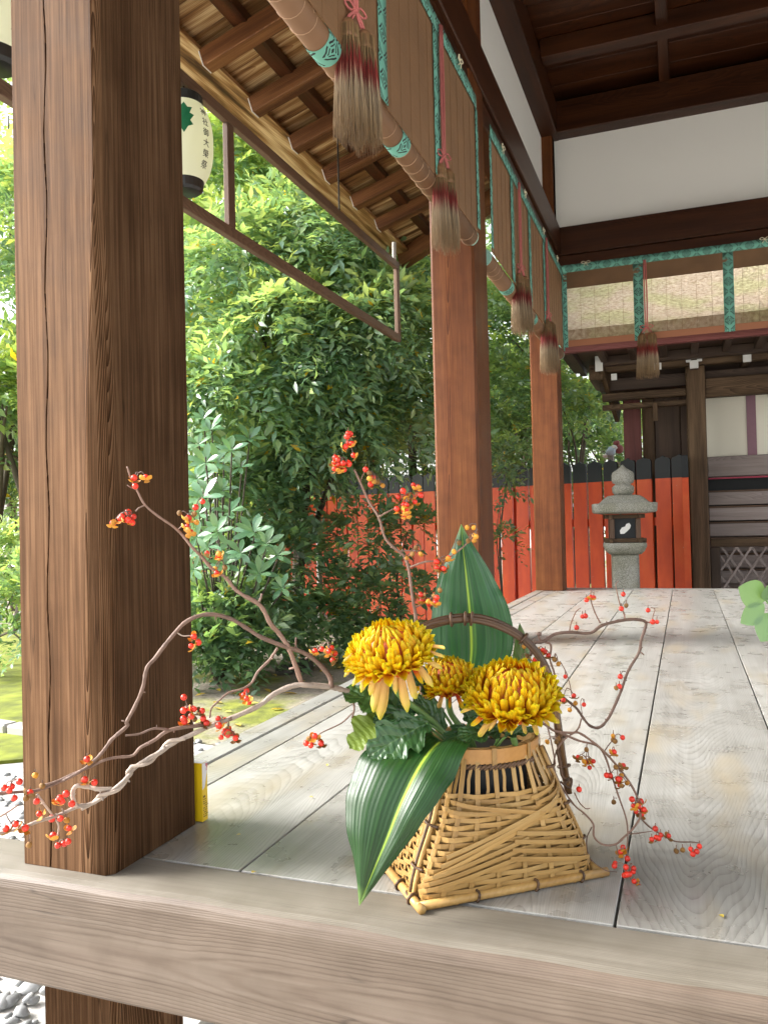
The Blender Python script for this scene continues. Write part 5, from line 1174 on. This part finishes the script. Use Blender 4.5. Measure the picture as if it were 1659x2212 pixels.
chrysanthemum('broad yellow chrysanthemum lowest at right above the basket rim', 1106, 1500, 1.255, .0735, (.10, -.45, 1), 265, 3, in_vase(.05, -.03),
              [(-38, 42, 50, -.25), (-66, 22, 20, -.32), (8, 44, 44, -.06), (38, 38, 50, .12), (60, 32, 30, .3), (-15, 42, 40, -.1), (80, 14, 8, .2), (22, 44, 42, .05), (-52, 34, 34, -.26), (-26, 44, 38, -.16), (52, 36, 34, .2), (72, 22, 18, .26), (-2, 46, 34, 0)])

# ================================================================== GREEN LEAVES IN THE BASKET
def blade(name, mid, left, right, label, cat='leaf', nv=34, nu=16, pleat=.0016, arch=.012, mat='broad'):
    """broad leaf through three matched lines (left edge, midrib, right edge)"""
    Lm, Ll, Lr = [smoothpath([dep(*q) for q in s], 8) for s in (mid, left, right)]
    def rs(P):
        d = np.r_[0, np.cumsum(np.linalg.norm(np.diff(P, axis=0), axis=1))]; t = np.linspace(0, d[-1], nv+1); return np.stack([np.interp(t, d, P[:, i]) for i in range(3)], 1)
    Lm, Ll, Lr = rs(Lm), rs(Ll), rs(Lr); V = []; UV = []; Q = []
    for i in range(nv+1):
        w_ = np.linalg.norm(Ll[i]-Lr[i])
        nrm = np.cross(Lr[i]-Ll[i]+1e-9, (Lm[min(i+1, nv)]-Lm[max(i-1, 0)])); nrm /= np.linalg.norm(nrm)+1e-12
        if nrm.dot(-_f) < 0: nrm = -nrm
        for j in range(2*nu+1):
            u = (j-nu)/nu; e = Ll[i] if u < 0 else Lr[i]; a = abs(u); p = Lm[i]*(1-a)+e*a
            h = arch*math.sin(math.pi*a)*min(1, w_/.05)+a**2*min(1, w_/.06)*(.0035*math.sin(i*.52+(2 if u < 0 else 0))+.002*math.sin(i*1.15+u))+pleat*math.sin(a*nu*1.57)*min(1, w_/.06)*(1 if a < .98 else .3)
            V.append(p+nrm*h); UV.append(((u+1)/2, i/nv))
        if i: k = 2*nu+1; Q += [((i-1)*k+j, (i-1)*k+j+1, i*k+j+1, i*k+j) for j in range(2*nu)]
    me = mesh_np(name, V, Q, uv=UV); bm = bmesh.new(); bm.from_mesh(me); bmesh.ops.recalc_face_normals(bm, faces=bm.faces[:]); bm.to_mesh(me); bm.free()
    me.materials.append(M[mat]); o = obj(name, me, None, None, None, True); tag(o, label, cat); return o
D1 = 1.46
blade('aspidistra_leaf', [(1012, 1470, D1), (1018, 1400, D1), (1014, 1320, D1), (1006, 1240, D1), (1000, 1185, D1), (996, 1132, D1)],
      [(955, 1470, D1+.02), (932, 1400, D1+.02), (932, 1330, D1+.02), (948, 1245, D1+.02), (976, 1185, D1+.01), (996, 1132, D1)],
      [(1070, 1470, D1+.01), (1108, 1400, D1+.02), (1100, 1320, D1+.02), (1062, 1240, D1+.02), (1024, 1180, D1+.01), (996, 1132, D1)],
      'broad pleated green leaf standing upright behind the chrysanthemums', arch=.014, pleat=.0013, mat='broad_light')
blade('aspidistra_leaf', [(968, 1596, 1.27), (940, 1612, 1.235), (905, 1660, 1.20), (868, 1735, 1.175), (838, 1810, 1.165), (808, 1880, 1.16), (776, 1957, 1.165)],
      [(930, 1578, 1.31), (850, 1590, 1.29), (782, 1632, 1.245), (748, 1715, 1.21), (752, 1800, 1.185), (768, 1885, 1.17), (776, 1957, 1.165)],
      [(1018, 1592, 1.235), (1016, 1604, 1.215), (985, 1668, 1.185), (945, 1735, 1.165), (885, 1815, 1.155), (828, 1890, 1.157), (776, 1957, 1.165)],
      'broad glossy green leaf hanging over the basket front to a point', arch=.008, pleat=.00045)
blade('aspidistra_leaf', [(1130, 1470, 1.53), (1128, 1420, 1.53), (1126, 1380, 1.53), (1122, 1345, 1.53)], [(1110, 1470, 1.53), (1108, 1420, 1.53), (1112, 1380, 1.53), (1122, 1345, 1.53)], [(1146, 1470, 1.54), (1146, 1420, 1.54), (1138, 1380, 1.54), (1122, 1345, 1.53)],
      'narrow pale green leaf tip right of the upright broad leaf', nv=14, nu=4, arch=.004, pleat=.0005, mat='mumleaf')
def lobed_leaf_mesh(L, W):
    V = []; UV = []; Q = []; n = 36
    for i in range(n+1):
        s = i/n; env = math.sin(math.pi*min(1, (.06+.94*s)))**.7; lob = 1-.42*(.5-.5*math.cos(s*2*math.pi*3.2+.6))**2.2; tooth = 1-.06*(i % 2)
        w_ = W/2*env*lob*tooth*(1 if s < .97 else .5)
        for j, u in enumerate((-1, -.66, -.33, 0, .33, .66, 1)):
            V.append((u*w_, s*L+abs(u)*w_*.28, .10*L*math.sin(s*5)*abs(u)*.5-.20*L*s*s+.06*L*abs(u)+.012*L*math.sin(i*1.9+j))); UV.append(((u+1)/2, s))
        if i: Q += [((i-1)*7+j, (i-1)*7+j+1, i*7+j+1, i*7+j) for j in range(6)]
    me = mesh_np('blade', V, Q, uv=UV); me.materials.append(M['mumleaf']); me.polygons.foreach_set('use_smooth', [True]*len(me.polygons)); return me
LL = [lobed_leaf_mesh(.10, .065), lobed_leaf_mesh(.085, .05)]
def mumleaf(x0, y0, d0, x1, y1, d1, k, label, roll=0, wsc=1.0, mesh=None):
    a, b = Vector(dep(x0, y0, d0)), Vector(dep(x1, y1, d1)); y = b-a; L = y.length; y.normalize(); zz = Vector(-_f*.75+np.array((0, 0, .65))); zz = (zz-y*zz.dot(y)).normalized(); x = y.cross(zz)
    m = Matrix((x, y, zz)).transposed().to_4x4(); m.translation = a; m = m @ Matrix.Rotation(roll, 4, 'Y'); s = L/(.10, .085)[k]
    t_ = thing('lobed_leaf', a, label, 'leaf', 'lobed chrysanthemum leaves'); obj('blade', mesh or LL[k], None, t_, m @ Matrix.Diagonal((s*wsc, s, s, 1)))
    mb = MB(); mid = a+(Vector(BC+ez*.17)-a)*.25; mb.tube(smoothpath([np.array(a+y*.004), np.array(mid), BC+ez*.16], 5), np.linspace(.0018, .003, 11), 6); mb.build('stalk', M['stem'], t_, smooth=True)
YL = LL[1].copy(); YL.materials.clear(); YL.materials.append(M['yellowleaf'])
mumleaf(890, 1545, 1.29, 752, 1480, 1.27, 0, 'dark lobed leaf under the left chrysanthemum, reaching left', .2)
mumleaf(925, 1560, 1.26, 800, 1625, 1.21, 0, 'large dark crinkled lobed leaf above the hanging broad leaf', -.2, 1.15)
mumleaf(905, 1540, 1.28, 812, 1545, 1.24, 1, 'dark lobed leaf tucked beside the left handle foot', .3)
mumleaf(852, 1535, 1.33, 758, 1602, 1.27, 1, 'yellow-green serrated leaf at far left of the basket handle', 0, 1.2, YL)
mumleaf(1010, 1570, 1.29, 960, 1610, 1.24, 1, 'small dark leaf lying on the basket mouth at centre', .2)
mumleaf(1085, 1580, 1.27, 1000, 1575, 1.22, 0, 'dark glossy leaf below the gap between the chrysanthemums', .1, .9)
mumleaf(1090, 1590, 1.27, 1150, 1570, 1.25, 1, 'small dark leaf under the right chrysanthemum', .0, .8)
mumleaf(930, 1500, 1.33, 895, 1440, 1.30, 1, 'dark leaf behind the left chrysanthemum stem', .0)
mumleaf(960, 1580, 1.30, 905, 1500, 1.29, 0, 'dark leaf standing between the flower stems', .3, .9)
mumleaf(1010, 1560, 1.34, 1030, 1480, 1.33, 0, 'dark leaf in shadow below the middle chrysanthemum', .1, 1.1)

# ================================================================== BITTERSWEET VINES
def berry_mesh():
    bm = bmesh.new(); bmesh.ops.create_icosphere(bm, subdivisions=3, radius=1)
    for v in bm.verts:
        a = math.atan2(v.co.y, v.co.x); k = 1-.05*(.5+.5*math.cos(3*a))*(1-v.co.z**2); v.co.x *= k; v.co.y *= k
    me = bpy.data.meshes.new('berry'); bm.to_mesh(me); bm.free(); me.polygons.foreach_set('use_smooth', [True]*len(me.polygons)); me.materials.append(M['berry']); return me
BM_ = berry_mesh()
def valve_mesh(mat):
    V = []; Q = []
    for i in range(6):
        s = i/5; w_ = .62*math.sin(math.pi*(.12+.86*s))**.8
        for j, u in enumerate((-1, -.5, 0, .5, 1)):
            a = .15+1.5*s; V.append((u*w_, math.sin(a)*1.25, 1.0-math.cos(a)*1.0+.0+.35*w_*u*u-.75))
        if i: Q += [((i-1)*5+j, (i-1)*5+j+1, i*5+j+1, i*5+j) for j in range(4)]
    me = mesh_np('husk_valve', V, Q); me.materials.append(mat); me.polygons.foreach_set('use_smooth', [True]*len(me.polygons)); return me
VM = [valve_mesh(M['husk']), valve_mesh(M['husk_br'])]
def capsule_mesh(mat):
    bm = bmesh.new(); bmesh.ops.create_icosphere(bm, subdivisions=2, radius=1)
    for v in bm.verts:
        a = math.atan2(v.co.y, v.co.x); k = 1-.16*(.5+.5*math.cos(3*a)); v.co.x *= k; v.co.y *= k; v.co.z *= 1.08
    me = bpy.data.meshes.new('seed_capsule'); bm.to_mesh(me); bm.free(); me.polygons.foreach_set('use_smooth', [True]*len(me.polygons)); me.materials.append(mat); return me
CM = [capsule_mesh(M['husk']), capsule_mesh(M['husk_br'])]
vr = random.Random(21)
def one_berry(p, parent, kind, r=.0047):
    q = Matrix.Translation(Vector(p)) @ Matrix.Rotation(vr.uniform(0, 6), 4, 'Z') @ Matrix.Rotation(vr.uniform(-.9, .9), 4, 'X') @ Matrix.Rotation(vr.uniform(-.9, .9), 4, 'Y')
    if kind == 'c': return obj('seed_capsule', CM[vr.randrange(2)], None, parent, q @ Matrix.Scale(r*.95, 4))
    o = obj('berry', BM_, None, parent, q @ Matrix.Scale(r*vr.uniform(.85, 1.1), 4))
    if kind == 'h':
        v = VM[vr.random() < .25]
        for k in range(3): obj('husk_valve', v, None, o, q @ Matrix.Rotation(k*2.094+vr.uniform(-.2, .2), 4, 'Z') @ T(0, r*.25, -r*.1) @ Matrix.Rotation(vr.uniform(-.75, -.05), 4, 'X') @ Matrix.Scale(r*1.45, 4))
def cluster(mb, parent, x, y, d, n, kinds='rhhc', spread=15, anchor=None, r=.0047):
    """n berries about a D-pixel spot, each on a thread-thin stalk from the twig"""
    a = np.array(anchor if anchor is not None else dep(x, y-12, d), float); pts = []
    for i in range(n):
        for _ in range(30):
            px, py = x+vr.gauss(0, .6)*spread*(n > 1), y+vr.gauss(0, .6)*spread*(n > 1); pd = d+vr.gauss(0, .006)*(n > 1)
            p = dep(px, py, pd)
            if all(np.linalg.norm(p-q) > r*1.75 for q in pts): break
        pts.append(p); one_berry(p, parent, kinds[vr.randrange(len(kinds))], r)
        m = (a+p)/2+np.array((0, 0, .004)); mb.tube(smoothpath([a, m, p], 3), .0008, 4)
def vine(label, paths, clusters, dfun, conv, mat='vine', helix=None, scale=1.0):
    p0 = dep(*conv(*paths[0][0][0]), dfun(*conv(*paths[0][0][0]))); VN = thing('bittersweet_vine', p0, label, 'vine', None)
    tw = MB()
    for pts, r0, r1, *rest in paths:
        D = [conv(*q) for q in pts]; dd = rest[0] if rest and rest[0] else None
        P = []
        for i, (x, y) in enumerate(D):
            z = dfun(x, y) if dd is None else dd[0]+(dd[1]-dd[0])*i/max(1, len(D)-1)
            P.append(dep(x, y, z+vr.uniform(-.004, .004)))
        P = smoothpath(P, 5); R = np.linspace(r0, r1, len(P))
        R = R*.76*(1+.12*np.array([vr.uniform(-1, 1) for _ in R]))
        mb = MB(); mb.tube(P, R, 8, jit=.06)
        for i in range(4, len(P)-3, 9):                         # buds and broken spurs
            if vr.random() < .7:
                dv = np.array([vr.uniform(-1, 1) for _ in range(3)]); tg = P[i+1]-P[i-1]; dv = dv-tg*dv.dot(tg)/tg.dot(tg); dv /= np.linalg.norm(dv); l = R[i]*vr.uniform(1.6, 3.2)
                mb.tube([P[i], P[i]+dv*l], [R[i]*.6, R[i]*.35], 5)
        m_ = rest[1] if len(rest) > 1 else mat
        mb.build('branch', M[m_], VN, smooth=True)
        if helix and pts is paths[helix[0]][0]:
            hb = MB(); i0, i1 = int(len(P)*helix[1]), int(len(P)*helix[2]); Q = []
            for k in range(i0, i1):
                tg = P[k+1]-P[k-1]; tg /= np.linalg.norm(tg); u = np.cross(tg, ez); u /= np.linalg.norm(u); v = np.cross(tg, u); a = k*.42; Q.append(P[k]+(u*math.cos(a)+v*math.sin(a))*R[k]*1.5)
            hb.tube(smoothpath(Q, 2), R[i0]*.75, 8, jit=.05); hb.build('branch', M[m_], VN, smooth=True)
    for c in clusters:
        x, y = conv(c[0], c[1]) if not (len(c) > 5 and c[5] == 'D') else (c[0], c[1])
        k = c[3] if len(c) > 3 and c[3] else 'rhhc'; d = c[4] if len(c) > 4 and c[4] else dfun(x, y)-.006
        cluster(tw, VN, x, y, d, c[2], k, spread=9+3.2*math.sqrt(c[2]))
    tag(tw.build('berry_stalks', M['vine'], VN), kind='stuff'); return VN
def mk(ox, oy, s):
    return lambda x, y: ((ox+x/s)/1.73119, (oy+y/s)/1.73119)
fA, fB, fC, fE = mk(400, 1600, 1.659), mk(0, 2300, 2.0738), mk(700, 900, 1.3825), mk(1900, 2100, 1.7016)
idn = lambda x, y: (x, y)
def toD(f, L): return [f(*q) for q in L]
def dl(x, y): return 1.10+.20*max(0, min(1.15, x/800.))
main = toD(fA, [(1760, 1700), (1600, 1670), (1480, 1632), (1400, 1610), (1240, 1595), (1150, 1602), (1040, 1650), (950, 1720), (800, 1790)])+toD(fB, [(1659, 850), (1500, 922), (1350, 990), (1250, 1060), (1130, 1130), (1040, 1190), (1000, 1250), (900, 1340), (800, 1410), (720, 1460), (620, 1482), (570, 1500), (440, 1560), (300, 1600), (180, 1645), (80, 1675), (-40, 1700)])
PALE = 'vine_pale'
vine('long bare bittersweet branch with orange berries sprawling left across the big post', [
    (main, .0062, .0028, None, PALE),
    (toD(fA, [(1210, 1590), (1165, 1460), (1120, 1350), (1060, 1265), (1015, 1215), (955, 1105), (850, 1040), (790, 995), (740, 930), (650, 870), (590, 800), (530, 740), (470, 665), (410, 610), (330, 555), (240, 480), (190, 390), (150, 310), (128, 240)]), .0052, .0016),
    (toD(fA, [(1395, 1615), (1380, 1540), (1300, 1450), (1220, 1395), (1100, 1355), (960, 1300), (880, 1250), (780, 1190), (680, 1160), (580, 1163), (490, 1205), (430, 1265), (360, 1350), (300, 1430), (250, 1490), (225, 1610), (180, 1720), (125, 1825)])+toD(fB, [(990, 860), (870, 965), (800, 1060), (690, 1170), (560, 1250), (440, 1305), (290, 1360), (150, 1372), (-30, 1388)]), .0050, .0026),
    (toD(fB, [(870, 1350), (760, 1350), (690, 1335), (600, 1325), (568, 1370), (575, 1440), (600, 1485)]), .0042, .0040, None, PALE),
    (toD(fB, [(1800, 800), (1640, 846), (1430, 870), (1300, 900), (1200, 970), (1090, 1030), (1030, 1090), (900, 1105), (800, 1130), (700, 1180), (560, 1235), (440, 1290), (330, 1322)]), .0042, .0018),
    (toD(fB, [(1310, 890), (1195, 880), (1090, 920), (975, 935)]), .0026, .0018),
    (toD(fA, [(1060, 1365), (1010, 1440), (940, 1510), (900, 1580), (840, 1620), (760, 1640), (700, 1690), (650, 1740), (640, 1800)]), .0030, .0018),
    (toD(fA, [(240, 480), (200, 497), (180, 520)]), .0016, .0012), (toD(fA, [(188, 385), (150, 370), (128, 355)]), .0014, .0011), (toD(fA, [(942, 1085), (955, 1060), (962, 1030)]), .0026, .0022), (toD(fA, [(1172, 1365), (1172, 1330), (1174, 1300)]), .002, .0016),
    (toD(fA, [(430, 1265), (470, 1290), (520, 1290), (545, 1300)]), .0014, .001, None, PALE), (toD(fA, [(440, 635), (455, 620), (480, 600)]), .0014, .001), (toD(fA, [(530, 530), (555, 510), (570, 470)]), .0012, .0009),
    (toD(fB, [(290, 1390), (350, 1470), (410, 1550), (455, 1620), (455, 1690), (440, 1720)]), .0024, .0012, None, PALE), (toD(fB, [(-30, 1580), (60, 1530), (150, 1470)]), .0018, .0014), (toD(fB, [(200, 1655), (235, 1700), (230, 1750)]), .001, .0007),
    (toD(fB, [(50, 1545), (80, 1600), (120, 1630)]), .001, .0008),
    (toD(fA, [(1520, 1665), (1535, 1740), (1520, 1800)])+[(762, 1540), (738, 1562), (700, 1580), (690, 1586)], .0024, .0012)],
    [(300, 1033, 3, 'rrh'), (273, 1117, 8, 'rrh'), (407, 1124, 7, 'rhhc'), (436, 1088, 2, 'rr'), (470, 1200, 4, 'cch'), (478, 1222, 3, 'rch'), (420, 1385, 3, 'rrh'), (708, 1400, 7, 'rhch'), (405, 1540, 7, 'rrrh'), (424, 1556, 5, 'rch'), (533, 1508, 4, 'hhr'), (495, 1588, 6, 'rrh'), (483, 1562, 2, 'h'), (683, 1602, 7, 'rhc'), (495, 1570, 2, 'h'),
     (189, 1640, 1, 'h'), (184, 1684, 1, 'h'), (205, 1690, 1, 'r'), (28, 1700, 4, 'r'), (77, 1675, 1, 'c'), (92, 1698, 1, 'c'), (32, 1724, 1, 'r'), (57, 1724, 1, 'c'), (66, 1712, 1, 'h'), (80, 1731, 1, 'r'), (86, 1758, 1, 'h'), (124, 1735, 2, 'h'), (138, 1732, 3, 'r'), (130, 1772, 2, 'r'), (145, 1772, 1, 'c'), (116, 1804, 1, 'h'), (150, 1789, 1, 'h'), (137, 1827, 2, 'r'), (148, 1818, 1, 'r'), (14, 1790, 1, 'h'), (42, 1787, 2, 'h'), (64, 1825, 1, 'c')],
    dl, idn, helix=(0, .42, .76))
vine('upright bittersweet twig with berry clusters rising past the left of the upright leaf', [
    ([(935, 1600), (912, 1500), (901, 1400)]+toD(fC, [(1180, 1935), (1165, 1850), (1145, 1700), (1120, 1630), (1060, 1580), (1020, 1530), (990, 1430), (940, 1350), (900, 1260), (870, 1195), (862, 1185)]), .0040, .0022),
    (toD(fC, [(990, 1428), (1040, 1400), (1085, 1378)]), .0022, .0014), (toD(fC, [(1100, 1605), (1160, 1602), (1200, 1606)]), .0015, .001), (toD(fC, [(1152, 1688), (1230, 1660), (1310, 1655), (1380, 1620), (1440, 1570), (1480, 1520), (1500, 1490)]), .0022, .0014), (toD(fC, [(1170, 1900), (1230, 1872), (1290, 1830)]), .0016, .001), (toD(fC, [(895, 1250), (905, 1220), (920, 1190)]), .0013, .0009)],
    [(750, 960, 6, 'rhh'), (752, 936, 1, 'r'), (738, 1000, 6, 'rhh'), (722, 992, 2, 'h'), (745, 1012, 2, 'r'), (806, 1035, 7, 'ccch'), (790, 1014, 1, 'r'), (878, 1085, 8, 'rhh'), (900, 1062, 4, 'rh'), (870, 1105, 3, 'h'), (905, 1190, 4, 'hc'), (948, 1220, 5, 'rhh'), (1028, 1145, 4, 'cch'), (1020, 1165, 2, 'c'), (985, 1180, 2, 'c'), (942, 1300, 6, 'rch'), (908, 1303, 2, 'h'), (950, 1275, 1, 'c')],
    lambda x, y: 1.315, idn)
def dr(x, y): return max(1.22, min(1.47, 1.47-.00042*(y-1480)))
E_ = lambda L: L
vine('thin bittersweet loop with red berries arching right of the basket handle', [
    (E_([(140, 600), (165, 520), (220, 510), (290, 465), (380, 450), (520, 455), (600, 405), (750, 370), (840, 372), (875, 390), (865, 440), (845, 500), (830, 580), (760, 700), (710, 840), (640, 990), (580, 1055), (520, 1045), (480, 1000), (430, 930), (350, 865), (300, 830)]), .0040, .0032),
    (E_([(388, 448), (400, 390), (430, 320), (462, 295)]), .0017, .0012), (E_([(585, 392), (545, 310), (525, 240), (525, 180)]), .0020, .0011), (E_([(742, 366), (735, 330), (710, 270), (690, 190), (683, 145), (700, 125)]), .0022, .0010), (E_([(872, 382), (905, 385), (925, 330), (930, 300), (905, 292)]), .0016, .0009),
    (E_([(190, 450), (205, 500), (270, 530), (265, 620), (290, 700), (300, 760)]), .0030, .0022), (E_([(330, 635), (370, 710), (395, 800), (405, 870)]), .0014, .001), (E_([(845, 578), (862, 594)]), .002, .0013), (E_([(745, 700), (725, 700), (712, 730)]), .0012, .0008), (E_([(470, 970), (460, 900), (470, 870), (485, 905)]), .001, .0007), (E_([(195, 470), (200, 450)]), .006, .005),
    (E_([(160, 530), (180, 560), (240, 560), (270, 600)]), .0014, .001)],
    [(497, 245, 1, 'r'), (543, 230, 1, 'r'), (525, 225, 1, 'h'), (472, 350, 1, 'r'), (490, 346, 1, 'r'), (434, 420, 1, 'r'), (731, 208, 1, 'r'), (719, 300, 1, 'r'), (750, 280, 1, 'c'), (888, 310, 1, 'r'), (918, 384, 1, 'r'), (945, 384, 1, 'r'), (712, 732, 1, 'r'), (685, 805, 1, 'c'), (706, 795, 1, 'r'), (235, 575, 1, 'r'), (215, 640, 3, 'hhr'), (200, 580, 2, 'h'), (300, 620, 3, 'c'), (80, 575, 2, 'c'), (90, 630, 2, 'c'), (362, 732, 1, 'r'), (372, 840, 2, 'h'), (481, 910, 1, 'r'), (425, 935, 2, 'c')],
    lambda x, y: 1.47 if x < 1300 else 1.47+.0002*(x-1300), fE)
vine('lower bittersweet tangle trailing down to the floor right of the basket', [
    (E_([(150, 1000), (230, 1035), (300, 1080), (400, 1090), (450, 1090), (540, 1150), (610, 1210), (700, 1310), (780, 1420), (830, 1530), (840, 1620), (800, 1690), (740, 1750), (680, 1800), (600, 1800), (545, 1750), (540, 1670), (480, 1600), (420, 1550), (350, 1450), (310, 1380), (290, 1290), (310, 1200), (360, 1130), (440, 1070), (465, 1000)]), .0030, .0018),
    (E_([(330, 1090), (450, 1140), (560, 1170), (610, 1230), (650, 1340), (700, 1490), (745, 1620), (760, 1720), (755, 1830), (760, 1900)]), .0028, .0014), (E_([(838, 1630), (900, 1690), (980, 1740), (1060, 1780), (1160, 1785), (1210, 1790)]), .0022, .0011), (E_([(770, 1735), (850, 1725), (915, 1715)]), .0015, .0009), (E_([(685, 1800), (700, 1870), (720, 1890)]), .0012, .0008), (E_([(765, 1960), (790, 2050), (845, 2085)]), .0009, .0006), (E_([(235, 1000), (262, 1100), (280, 1180), (300, 1290)]), .0020, .0016), (E_([(420, 1470), (450, 1530), (490, 1570), (520, 1570)]), .0016, .001), (E_([(530, 1690), (500, 1760), (505, 1850), (540, 1910), (620, 1965), (690, 1975)]), .0014, .0009), (E_([(500, 1160), (495, 1200), (470, 1225)]), .0013, .0008), (E_([(612, 1205), (640, 1165), (660, 1140)]), .0014, .0009), (E_([(690, 1505), (670, 1505)]), .001, .0008), (E_([(310, 1200), (330, 1290), (345, 1370), (400, 1385)]), .0035, .003, None, 'rattan'), (E_([(350, 1420), (400, 1380), (390, 1440), (330, 1400)]), .003, .0025, None, 'rattan')],
    [(290, 1150, 3, 'cch'), (505, 1225, 3, 'hc'), (485, 1275, 3, 'rh'), (680, 1140, 3, 'rc'), (668, 1110, 1, 'c'), (672, 1215, 2, 'h'), (625, 1360, 1, 'r'), (690, 1355, 6, 'rch'), (705, 1400, 3, 'hc'), (450, 1450, 1, 'r'), (670, 1530, 1, 'c'), (775, 1545, 3, 'r'), (830, 1550, 5, 'hhrc'), (935, 1700, 1, 'r'), (912, 1768, 1, 'h'), (955, 1760, 1, 'r'), (940, 1755, 1, 'r'), (968, 1740, 1, 'r'), (1020, 1745, 1, 'h'), (1068, 1842, 1, 'c'), (1108, 1835, 1, 'c'), (1160, 1830, 1, 'r'), (1215, 1812, 1, 'r'), (1173, 1862, 1, 'r'), (1198, 1845, 1, 'r'), (757, 1890, 1, 'r'), (730, 1870, 2, 'h'), (745, 1965, 5, 'rrrh'), (775, 1960, 2, 'r'), (800, 2035, 1, 'h'), (843, 2092, 1, 'h'), (835, 2070, 1, 'r'), (680, 1920, 1, 'r')],
    dr, fE)

# ================================================================== SPRIG AT THE RIGHT EDGE, PETALS ON THE FLOOR
SP = thing('leafy_sprig', dep(1700, 1420, 1.55), 'pale round leaved green sprig reaching in at the right edge', 'sprig')
rl = [flat_leaf(.05, .036, 8, .12, .06, obov=1.0), flat_leaf(.058, .036, 8, .12, .12, obov=1.1)]
for me in rl: me.materials.append(M['leaf_pale']); me.polygons.foreach_set('use_smooth', [True]*len(me.polygons))
for x0, y0, x1, y1, k, wsc in ((1652, 1296, 1598, 1270, 0, 1.05), (1650, 1305, 1606, 1345, 1, 1.0), (1660, 1325, 1645, 1385, 0, 1.1), (1655, 1298, 1664, 1262, 0, .9), (1672, 1320, 1720, 1300, 1, 1)):
    a, b = Vector(dep(x0, y0, 1.5)), Vector(dep(x1, y1, 1.47)); y = b-a; L = y.length; y.normalize(); zz = Vector(-_f); zz = (zz-y*zz.dot(y)).normalized(); x = y.cross(zz); m = Matrix((x, y, zz)).transposed().to_4x4(); m.translation = a
    s = L/(.05, .058)[k]; obj('leaf', rl[k], None, SP, m @ Matrix.Diagonal((s*wsc, s, s, 1)))
mb = MB(); mb.tube(smoothpath([dep(1645, 1288, 1.5), dep(1658, 1303, 1.5), dep(1676, 1335, 1.5), dep(1730, 1500, 1.52), onz(1800, 1750, .005)], 6), np.linspace(.0014, .003, 25), 7); mb.build('stem', M['stem'], SP, smooth=True)
fm = flat_leaf(.011, .007, 3, .4, .2); fm.materials.append(M['leaf_fallen'])
for i, (x, y, s, z) in enumerate(((545, 1890, 1.3, .002), (521, 1806, .9, .002), (708, 1653, .9, .002), (668, 1724, .9, .002), (1562, 1986, 1.2, .002))):
    p = onz(x, y, .0); tag(obj('fallen_husk', fm, None, None, T(p[0], p[1], z+.001) @ Matrix.Rotation(i*1.7, 4, 'Z') @ Matrix.Scale(s, 4)),
        ('tiny yellow husk lying on the front edge beam', 'tiny yellow husk on the plank behind the front beam', 'tiny yellow husk farthest back on the left planks', 'tiny yellow husk on the plank seam left of the hanging leaf', 'tiny yellow husk on the floor at lower right')[i], 'husk', 'fallen husks on the floor')
